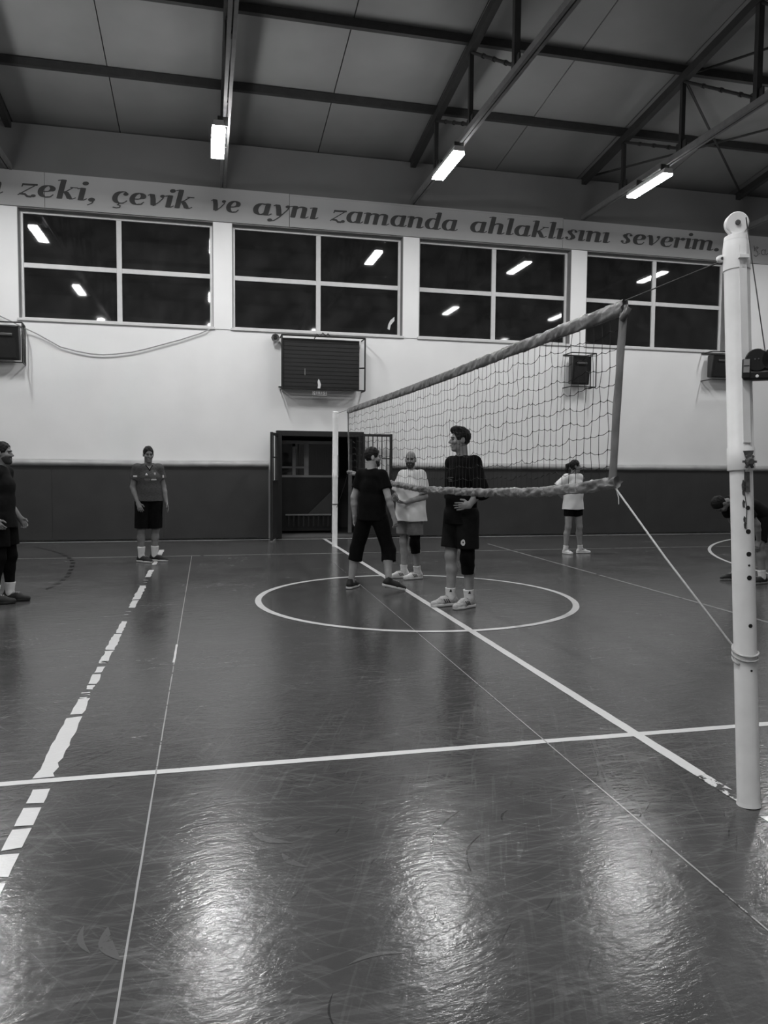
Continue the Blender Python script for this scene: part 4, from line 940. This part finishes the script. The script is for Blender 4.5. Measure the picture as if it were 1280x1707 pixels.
def make_person(label, loc, rz, height, pose=None, shoes=('shoe_black', 'sole_white'), skin='skin', hair='short', head_yaw=0, head_pitch=0, head_up=None, bulk=1.0, shirt=None, shorts=None,
                sock=None, toes=None, shoe_kw=None, hands=None, beard=0, knee=(), leggings=False, fem=False, lift=(0, 0), tilts=(0, 0)):
    J = {k: np.array(p, float) for k, p in BASE.items()}
    for k, p in (pose or {}).items(): J[k] = np.array(p, float)
    root = empty('person', loc, rz); root.scale = (height/1.75,)*3; tag(root, label, 'person')
    allp = np.array(list(J.values())); lo = allp.min(0)-.24; hi = allp.max(0)+.24; lo[2] = -.03
    lat = unit(J['sh_l']-J['sh_r']); B = bulk
    r, f, u = head_frame(head_yaw, head_pitch, head_up); H = J['head']; hs = .93
    def hp(a, b, c): return H+hs*(r*a-f*b+u*c)      # a right, b backwards, c up
    HF = (r, -f, u)
    # ---- body
    v = Vol(lo, hi, .0055)
    v.cone(J['pelvis'], J['waist'], .104*B, .096*B, .05, lat, 1.30); v.cone(J['waist'], J['chest'], .096*B, .106*B, .05, lat, 1.28)
    v.cone(J['chest'], J['chest']+(J['neck']-J['chest'])*.55, .106*B, .08, .05, lat, 1.35)
    v.cone(J['sh_r']*.97+J['neck']*.03, J['sh_l']*.97+J['neck']*.03, .055, .055, .05)
    v.cone(J['neck']-unit(J['neck']-J['chest'])*.05, hp(0, .02, -.06), .058, .053, .035)
    for s in 'rl':
        sg = -1 if s == 'r' else 1
        v.cone(J['sh_'+s], J['el_'+s], .053*B**.5, .041, .03); e, w = J['el_'+s], J['wr_'+s]
        v.cone(e, e+(w-e)*.35, .040, .041, .015); v.cone(e+(w-e)*.35, w, .041, .027, .015)
        hip, kn, an = J['hip_'+s], J['knee_'+s], J['ank_'+s]
        v.cone(hip, kn, .088*B**.5, .057, .04); bk = unit(np.cross(kn-an, lat))
        if bk[1] < 0: bk = -bk
        v.cone(kn, kn+(an-kn)*.32+bk*.018, .054, .056, .03); v.cone(kn+(an-kn)*.32+bk*.018, an, .055, .036, .03)
        td = unit(np.array([*(toes or {}).get(s, (0, -1)), 0], float))
        v.cone(an, an+td*.11-v3(0, 0, .045), .036, .026, .02); v.cone(an-v3(0, 0, .02), an-td*.03-v3(0, 0, .045), .034, .030, .02)
        hd = dict(fwd=w-e, n=(-sg, 0, 0), th=(0, -1, 0), curl=.45); hd.update((hands or {}).get(s, {}))
        hand(v, w, e, hd['fwd'], hd['n'], hd['th'], hd['curl'], .95 if not fem else .86)
    # head
    v.ell(hp(0, .012, .030), (.074*hs, .096*hs, .098*hs), .01, HF); v.ell(hp(0, -.030, -.040), (.060*hs, .062*hs, .083*hs), .03, HF)
    v.ell(hp(0, -.070, -.100), (.026*hs, .022*hs, .022*hs), .02, HF)
    v.cone(hp(-.034, -.080, .028), hp(.034, -.080, .028), .010, .010, .012)
    v.cone(hp(0, -.089, .012), hp(0, -.112, -.026), .008, .013, .008); v.cone(hp(-.013, -.096, -.031), hp(.013, -.096, -.031), .008, .008, .006)
    for sx in (-1, 1):
        v.ell(hp(sx*.031, -.098, .004), (.015, .013, .010), .010, HF, 's')
        v.ell(hp(sx*.076, .012, -.006), (.010, .021, .031), .006, HF); v.ell(hp(sx*.042, -.070, -.024), (.022, .018, .018), .02, HF)
    v.cone(hp(-.019, -.090, -.060), hp(.019, -.090, -.060), .007, .007, .006); v.cone(hp(-.017, -.088, -.073), hp(.017, -.088, -.073), .007, .007, .005)
    v.cone(hp(-.022, -.100, -.0665), hp(.022, -.100, -.0665), .0025, .0025, .002, op='s')
    vol_obj(v, 'body', M[skin], root)
    # face details
    for sx in (-1, 1):
        e = Vol(H-.16, H+.16, .0045); e.ell(hp(sx*.031, -.083, .004), (.015, .010, .0085), .001, HF); vol_obj(e, 'eye', M['eye'], root)
        e = Vol(H-.16, H+.16, .0045); e.cone(hp(sx*.014, -.094, .024), hp(sx*.047, -.080, .026), .006, .0045, .001); vol_obj(e, 'eyebrow', M['hair'], root)
    if beard:
        b = Vol(H-.2, H+.2, .006); g = .002 if beard == 1 else .007
        b.ell(hp(0, -.030, -.040), ((.060+g)*hs, (.062+g)*hs, (.083+g)*hs), .02, HF); b.ell(hp(0, -.070, -.100), (.026+g, .022+g, .022+g), .02, HF); b.cut(hp(0, -.03, -.040), u*1.0-f*.45)
        b.ell(hp(0, -.112, -.026), (.024, .03, .020), .01, HF, 's'); vol_obj(b, 'beard', M['stubble'], root)
    if hair:
        b = Vol(H-.30, H+.26, .006)
        if hair == 'bald':
            b.ell(hp(0, .012, .030), (.0755*hs, .0975*hs, .0995*hs), .01, HF); b.cut(hp(0, -.0, .035), u*1.0-f*.15); b.cut(hp(0, -.035, 0), f); b.cut(hp(0, 0, -.035), -u)
            vol_obj(b, 'hair_stubble', M['stubble'], root)
        else:
            b.ell(hp(0, .014, .036), (.082*hs, .104*hs, .106*hs), .01, HF)
            if hair == 'quiff': b.ell(hp(0, -.045, .105), (.062, .055, .040), .03, HF)
            b.ell(hp(0, -.105, -.020), (.064, .090, .092), .008, HF, 's'); b.cut(hp(0, .05, -.072), -(u+f*.12))
            for sx in (-1, 1): b.ell(hp(sx*.085, -.028, -.072), (.055, .060, .066), .008, HF, 's'); b.ell(hp(sx*.085, .012, -.008), (.020, .022, .034), .004, HF, 's')
            if hair == 'ponytail':
                b.cone(hp(0, .10, .055), hp(0, .155, .02), .026, .034, .02); b.cone(hp(0, .155, .02), hp(.0, .175, -.07), .034, .030, .02); b.cone(hp(0, .175, -.07), hp(0, .150, -.15), .030, .012, .02)
                b.cone(hp(-.06, .02, -.02), hp(-.05, .06, -.06), .022, .015, .02); b.cone(hp(.06, .02, -.02), hp(.05, .06, -.06), .022, .015, .02)
            vol_obj(b, 'hair', M['hair'], root, .003, 5, 1.0)
    # ---- shirt
    cl = {}
    if shirt:
        S = dict(m='black_cloth', hem=.86, sleeve=.62, loose=.028, sl=.022, wob=.006); S.update(shirt)
        b = Vol(lo, hi, .008); g = S['loose']; dn = unit(J['pelvis']-J['waist']); hemp = J['waist']+dn*(J['waist'][2]-S['hem'])
        b.cone(J['chest'], J['waist'], .106*B+g*.6, .099*B+g*.9, .05, lat, 1.30); b.cone(J['waist'], hemp, .099*B+g*.9, .112*B+g*1.2, .05, lat, 1.40, capb=True)
        top = J['chest']+(J['neck']-J['chest'])*.58
        b.cone(J['chest'], top, .106*B+g*.6, .084+g*.4, .05, lat, 1.36); b.cone(J['sh_r']*.98+J['neck']*.02, J['sh_l']*.98+J['neck']*.02, .060+g*.25, .060+g*.25, .05)
        b.cone(top, J['neck']+unit(J['neck']-J['chest'])*.012, .075, .062, .03, lat, 1.15, capb=True)
        b.cut(hemp, dn)
        for s in 'rl':
            e = J['sh_'+s]+(J['el_'+s]-J['sh_'+s])*S['sleeve']; b.cone(J['sh_'+s], e, .057+S['sl']*.6, .050+S['sl']*1.1, .035, capb=True)
            if S['sleeve'] >= 1: b.cone(J['el_'+s], J['el_'+s]+(J['wr_'+s]-J['el_'+s])*(S['sleeve']-1), .056, .046, .02, capb=True)
        cl['shirt'] = vol_obj(b, 'shirt', M[S['m']], root, S['wob'], 1.0, loc[0], .6)
        if S.get('collar'):
            c = MB(); nk = J['neck']+unit(J['neck']-J['chest'])*.004; pts = []
            for i in range(25):
                t = 2*math.pi*i/24; dv = .062 if S['collar'] == 'v' else .012; fr = max(0, -math.cos(t))
                pts.append(nk+v3(.068*math.sin(t), .062*math.cos(t)-.02*fr, .016*math.cos(t)-dv*fr**2.5))
            c.tube(pts, .0085, 6); c.build('collar', M[S.get('cm', 'black_cloth')], root, True)
    # ---- shorts
    if shorts:
        S = dict(m='black_cloth2', hem=.50, loose=.030, wob=.005, waist=1.0); S.update(shorts)
        b = Vol(lo, hi, .008); g = S['loose']
        b.cone(J['pelvis'], J['pelvis']+(J['waist']-J['pelvis'])*.75, .110*B+g*.2, .098*B, .04, lat, 1.26); b.cone(J['hip_r'], J['hip_l'], .080+g*.25, .080+g*.25, .04)
        for s in 'rl':
            hip, kn, an = J['hip_'+s], J['knee_'+s], J['ank_'+s]; fr = S['hem']
            if fr <= 1: b.cone(hip, hip+(kn-hip)*fr, .092*B**.5+g*.55, (.092*B**.5)*(1-fr)+.057*fr+g*1.1, .03, capb=True)
            else:
                b.cone(hip, kn, .092*B**.5+g*.5, .060+g*.8, .03); b.cone(kn, kn+(an-kn)*(fr-1), .060+g*.8, .064+g*.8, .03, capb=True)
        cl['shorts'] = vol_obj(b, 'shorts', M[S['m']], root, S['wob'], 1.0, loc[1], .5)
    if leggings:
        for s in 'rl':
            b = Vol(lo, hi, .009); kn, an = J['knee_'+s], J['ank_'+s]; bk = v3(0, .018, 0)
            b.cone(J['hip_'+s], kn, .090, .064, .03); b.cone(kn, kn+(an-kn)*.32+bk, .062, .064, .03); b.cone(kn+(an-kn)*.32+bk, an+(kn-an)*.22, .063, .048, .03, capb=True); vol_obj(b, 'legging', M['black_cloth'], root)
    for s, a0, a1 in knee:
        b = Vol(J['knee_'+s]-.22, J['knee_'+s]+.22, .007); hip, kn, an = J['hip_'+s], J['knee_'+s], J['ank_'+s]
        b.cone(kn+(hip-kn)*a0, kn, .072, .066, .02, capa=True); b.cone(kn, kn+(an-kn)*a1, .066, .066, .02, capb=True); b.ell(kn+v3(0, -.02, -.01), (.055, .055, .075), .03); vol_obj(b, 'knee_pad', M['black_cloth'], root, .002, 2)
    for i, s in enumerate('rl'):
        an, kn = J['ank_'+s], J['knee_'+s]
        if sock:
            top = an+(kn-an)*sock; b = Vol(np.minimum(an, top)-.12, np.maximum(an, top)+.12, .0065); rr = .037+.02*min(1, sock*2.2)
            b.cone(top, an, rr+.006, .0435, .02, capa=True); b.cone(an, an-v3(0, 0, .05), .0435, .036, .02); vol_obj(b, 'sock', M['sock'], root, .0015, 3)
        d = (toes or {}).get(s, (0, -1))
        put_shoe(root, (an[0], an[1]-0.0), d, M[shoes[0]], M[shoes[1]], lift[i]/1.0+an[2]-.09 if an[2] > .095 else 0.0, tilts[i], **(shoe_kw or {}))
    return root, J, cl

def decal(target, root, name, m, poly, centre, normal, up, off=.004):
    """flat print laid onto the surface of a garment: poly in metres around centre (person space), cast along -normal"""
    me = target.data; bv = BVHTree.FromPolygons([v.co.copy() for v in me.vertices], [tuple(p.vertices) for p in me.polygons])
    n = Vector(normal).normalized(); up = Vector(up); up = (up-n*up.dot(n)).normalized(); rt = up.cross(n); c = Vector(centre); mb = MB()
    for P in poly:
        V = []
        for (a, b) in P:
            hit = bv.ray_cast(c+rt*a+up*b+n*.5, -n)
            V.append((hit[0] if hit[0] is not None else c+rt*a+up*b)+n*off)
        mb.add(V, [tuple(range(len(V)))])
    return mb.build(name, m, root)
def rect(x0, x1, y0, y1, n=4):
    return [[(x0+(x1-x0)*i/n, y0), (x0+(x1-x0)*(i+1)/n, y0), (x0+(x1-x0)*(i+1)/n, y1), (x0+(x1-x0)*i/n, y1)] for i in range(n)]

R_ = math.radians
# man in the grey jersey, facing the camera
p2, J2, c2 = make_person('man in dark grey football jersey and long black shorts standing near the left wall padding', (-.86, 12.28, 0), R_(14), 1.77,
    pose=dict(ank_r=(-.115, .0, .09), ank_l=(.09, .05, .09), knee_r=(-.115, -.02, .50), knee_l=(.10, .01, .50), el_r=(-.225, .03, 1.14), wr_r=(-.17, -.10, .90), el_l=(.225, .03, 1.15), wr_l=(.255, -.04, .905), head=(.0, -.015, 1.630)),
    skin='skin_dark', hair='short', head_pitch=R_(-8), shirt=dict(m='jersey', hem=.93, sleeve=.60, loose=.034, sl=.026, wob=.004), shorts=dict(m='black_cloth', hem=.97, loose=.040), sock=.36,
    toes=dict(r=(.55, -.85), l=(.75, -.6)), shoes=('shoe_black', 'sole_white'), hands=dict(r=dict(n=(.3, .9, 0), th=(1, 0, 0), curl=.6), l=dict(fwd=(.25, -.1, -1), curl=.35)))
vn = []
for k in range(6):
    a, b = k/6, (k+1)/6; wa, wb = .050*(1-a)+.002, .050*(1-b)+.002; vn.append([(-wa, .030-.085*a), (-wb, .030-.085*b), (wb, .030-.085*b), (wa, .030-.085*a)])
decal(c2['shirt'], p2, 'neck_opening', M['skin_dark'], vn, (.0, -.1, 1.445), (0, -1, .25), (0, 0, 1))
for sx in (-1, 1):
    st = []
    for k in range(6):
        a, b = k/6, (k+1)/6; st.append([(sx*(.056*(1-a)), .032-.092*a), (sx*(.056*(1-b)), .032-.092*b), (sx*(.056*(1-b)-.012), .032-.092*b+.004), (sx*(.056*(1-a)-.012), .032-.092*a+.004)])
    decal(c2['shirt'], p2, 'collar', M['black_cloth'], st, (.0, -.1, 1.445), (0, -1, .25), (0, 0, 1), .007)
tri = [[(-.018, -.014), (.018, -.014), (.006, .018), (-.004, .018)]]
decal(c2['shirt'], p2, 'chest_logo', M['print_white'], tri, (-.050, -.1, 1.335), (0, -1, 0), (0, 0, 1))
decal(c2['shirt'], p2, 'crest', M['print_grey'], [[(-.014, .016), (-.014, -.008), (0, -.020), (.014, -.008), (.014, .016)]], (.075, -.1, 1.345), (0, -1, 0), (0, 0, 1))
decal(c2['shirt'], p2, 'sponsor_print', M['print_white'], rect(.015, .095, -.009, .009), (0, -.1, 1.255), (0, -1, 0), (0, 0, 1))
decal(c2['shirt'], p2, 'sponsor_print', M['print_grey'], rect(-.085, .005, .010, .014)+rect(-.08, .0, -.004, .000)+rect(-.07, -.01, -.020, -.016)+rect(.02, .09, .020, .024), (0, -.1, 1.255), (0, -1, 0), (0, 0, 1))
decal(c2['shirt'], p2, 'sleeve_patch', M['print_white'], rect(-.028, .028, -.012, .012, 3), (-.215, -.1, 1.305), (-.3, -1, 0), (0, 0, 1))
decal(c2['shirt'], p2, 'sleeve_patch', M['print_white'], rect(-.012, .012, -.022, .018, 2), (.220, -.1, 1.305), (.3, -1, 0), (0, 0, 1))

# dark clad man cut by the left edge, seen from his right side
p1, J1, c1 = make_person('bearded man in black seen in profile, cut by the left photo edge', (-2.14, 8.92, 0), R_(80), 1.73,
    pose=dict(el_r=(-.225, .10, 1.15), wr_r=(-.225, -.04, .92), el_l=(.205, .05, 1.14), wr_l=(.195, -.12, .91), ank_r=(-.12, .05, .09), ank_l=(.10, -.03, .09), knee_l=(.105, -.05, .5), head=(0, -.03, 1.625)),
    skin='skin_dark', hair='short', beard=2, shirt=dict(m='black_cloth2', hem=.82, sleeve=.95, loose=.030), shorts=dict(m='black_cloth', hem=.72, loose=.036), leggings=True, sock=.30,
    toes=dict(r=(.25, -1), l=(-.05, -1)), shoes=('shoe_black', 'sole_black'), hands=dict(r=dict(curl=.8), l=dict(curl=.8, fwd=(0, -.6, -1))))

# man walking away in front of the net
p3, J3, c3 = make_person('man in black t-shirt and cropped black trousers walking away from the camera by the net', (1.955, 9.06, 0), R_(128), 1.72,
    pose=dict(hip_r=(-.10, -.01, .90), hip_l=(.10, .01, .90), knee_r=(-.19, -.10, .50), knee_l=(.20, .05, .50), ank_r=(-.255, -.02, .125), ank_l=(.25, .10, .09), pelvis=(0, 0, .93), el_l=(.245, .06, 1.14), wr_l=(.265, .02, .90),
              el_r=(-.265, .01, 1.15), wr_r=(-.295, -.06, .91)),
    skin='skin_light', hair='short', beard=1, head_yaw=R_(-42), shirt=dict(m='black_cloth', hem=.86, sleeve=.62, loose=.030, sl=.024), shorts=dict(m='black_cloth', hem=1.36, loose=.030), sock=None,
    toes=dict(r=(-.55, -.80), l=(.3, -1)), shoes=('shoe_black', 'sole_white'), lift=(.02, 0), tilts=(R_(14), 0), hands=dict(r=dict(curl=.55), l=dict(curl=.5)))

# bald man in the white t-shirt
p4, J4, c4 = make_person('bald bearded man in a loose white t-shirt and grey shorts talking with hands together', (2.665, 9.90, 0), R_(-58), 1.70,
    pose=dict(el_r=(-.23, -.04, 1.16), wr_r=(-.08, -.24, 1.10), el_l=(.245, .02, 1.14), wr_l=(.10, -.21, 1.06), ank_r=(-.10, -.02, .09), ank_l=(.11, .03, .09)),
    skin='skin', hair='bald', beard=2, bulk=1.18, head_yaw=R_(34), shirt=dict(m='white_cloth', hem=.80, sleeve=.85, loose=.045, sl=.035, wob=.008, collar='round', cm='white_cloth'), shorts=dict(m='grey_cloth', hem=.74, loose=.040, wob=.006), sock=.22,
    knee=(('l', .30, .34),), toes=dict(r=(-.35, -1), l=(-.25, -1)), shoes=('shoe_white', 'sole_white'), shoe_kw=dict(stripes=M['shoe_black']),
    hands=dict(r=dict(fwd=(.75, -.65, .05), n=(.3, .5, .6), th=(0, 0, 1), curl=.5), l=dict(fwd=(-.8, -.55, .0), n=(0, 0, 1), th=(0, -1, .4), curl=.5)))

# tall man in black, in profile
p5, J5, c5 = make_person('tall man in black t-shirt and shorts standing in profile beside the net, hand on hip', (2.66, 7.80, 0), R_(-66), 1.90,
    pose=dict(el_l=(.295, -.02, 1.17), wr_l=(.225, -.10, 1.02), el_r=(-.20, .05, 1.15), wr_r=(-.17, .02, .92), ank_r=(-.09, -.05, .09), ank_l=(.095, .03, .09), knee_r=(-.09, -.05, .50), knee_l=(.10, -.0, .50), head=(0, -.03, 1.645)),
    skin='skin', hair='quiff', head_yaw=R_(-26), shirt=dict(m='black_cloth', hem=.82, sleeve=1.30, loose=.026, sl=.020), shorts=dict(m='black_cloth2', hem=.80, loose=.040), sock=.22,
    knee=(('l', .22, .40),), toes=dict(r=(-.15, -1), l=(.12, -1)), shoes=('shoe_grey', 'sole_white'), shoe_kw=dict(stripes=M['shoe_black'], laces=M['print_white']),
    hands=dict(l=dict(fwd=(-.35, -.92, -.12), n=(-1, .2, 0), th=(0, .2, 1), curl=.35), r=dict(curl=.5)))
dia = [[(0, .030), (-.020, .012), (-.024, -.014), (-.008, -.034), (.012, -.030), (.020, -.006), (.014, .022)]]
decal(c5['shorts'], p5, 'shorts_logo', M['print_white'], dia, (.13, -.09, .655), (.75, -.65, 0), (0, 0, 1))
decal(c5['shorts'], p5, 'shorts_logo', M['black_cloth'], [[(.0, .012), (-.007, 0), (0, -.014), (.007, 0)]], (.13, -.09, .655), (.75, -.65, 0), (0, 0, 1), .006)
decal(c5['shirt'], p5, 'chest_print', M['print_grey'], rect(-.05, .02, .018, .022)+rect(-.05, .0, .0, .004)+rect(-.05, .01, -.018, -.014), (.04, -.2, 1.26), (.45, -.9, 0), (0, 0, 1))

for c_ in list(p5.children):
    if c_.name.startswith('sock'):
        q = J5['ank_r'] if sum(v_.co.x for v_ in c_.data.vertices) < 0 else J5['ank_l']
        decal(c_, p5, 'sock_logo', M['shoe_black'], [[(-.014, -.012), (.014, -.012), (.006, .016), (-.002, .016)]], (q[0], q[1], q[2]+.065), (.8, -.6, 0), (0, 0, 1), .003)
# woman in the white t-shirt
p6, J6, c6 = make_person('woman with ponytail in a loose white t-shirt and black shorts behind the net', (6.24, 12.28, 0), R_(12), 1.64,
    pose=dict(sh_r=(-.145, .01, 1.41), sh_l=(.145, .01, 1.41), el_r=(-.33, .12, 1.20), wr_r=(-.15, .14, 1.06), el_l=(.22, .14, 1.17), wr_l=(.10, .17, 1.0), hip_r=(-.09, 0, .91), hip_l=(.09, 0, .91),
              knee_r=(-.11, -.01, .50), knee_l=(.14, -.02, .50), ank_r=(-.135, .02, .09), ank_l=(.19, .0, .09), head=(.02, -.01, 1.625)),
    skin='skin', hair='ponytail', head_yaw=R_(68), fem=True, bulk=.93, shirt=dict(m='white_cloth', hem=.83, sleeve=.78, loose=.045, sl=.036, wob=.007), shorts=dict(m='black_cloth', hem=.50, loose=.018), sock=.16,
    toes=dict(r=(.05, -1), l=(.85, -.5)), shoes=('shoe_white', 'sole_white'), shoe_kw=dict(size=.86), hands=dict(r=dict(fwd=(.9, .1, -.2), n=(0, -1, 0), th=(0, 0, 1)), l=dict(fwd=(-.9, .1, -.3), n=(0, -1, 0), th=(0, 0, 1))))

# man bending down behind the near post
p7, J7, c7 = make_person('man in dark clothes bending forward behind the near net post', (6.99, 8.80, 0), R_(-84), 1.74,
    pose=dict(pelvis=(0, .18, .90), waist=(0, .05, .98), chest=(0, -.12, 1.05), neck=(0, -.33, 1.09), head=(0, -.46, 1.05), hip_r=(-.09, .16, .87), hip_l=(.09, .16, .87), sh_r=(-.17, -.26, 1.06), sh_l=(.17, -.26, 1.06),
              knee_r=(-.14, .02, .50), knee_l=(.16, .06, .50), ank_r=(-.18, .0, .09), ank_l=(.19, .10, .09), el_r=(-.21, -.06, .82), wr_r=(-.16, .06, .60), el_l=(.25, -.08, .80), wr_l=(.19, .02, .57)),
    skin='skin_dark', hair='short', head_pitch=R_(-84), head_up=(0, -.95, .25), shirt=dict(m='black_cloth2', hem=.86, sleeve=.7, loose=.026, collar='round', cm='grey_cloth'), shorts=dict(m='black_cloth2', hem=.85, loose=.030), sock=.22,
    toes=dict(r=(-.1, -1), l=(.1, -1)), shoes=('shoe_black', 'sole_grey'), hands=dict(r=dict(fwd=(.1, -.3, -1), n=(.3, .9, 0), th=(1, 0, 0)), l=dict(fwd=(-.1, -.3, -1), n=(-.3, .9, 0), th=(-1, 0, 0))))
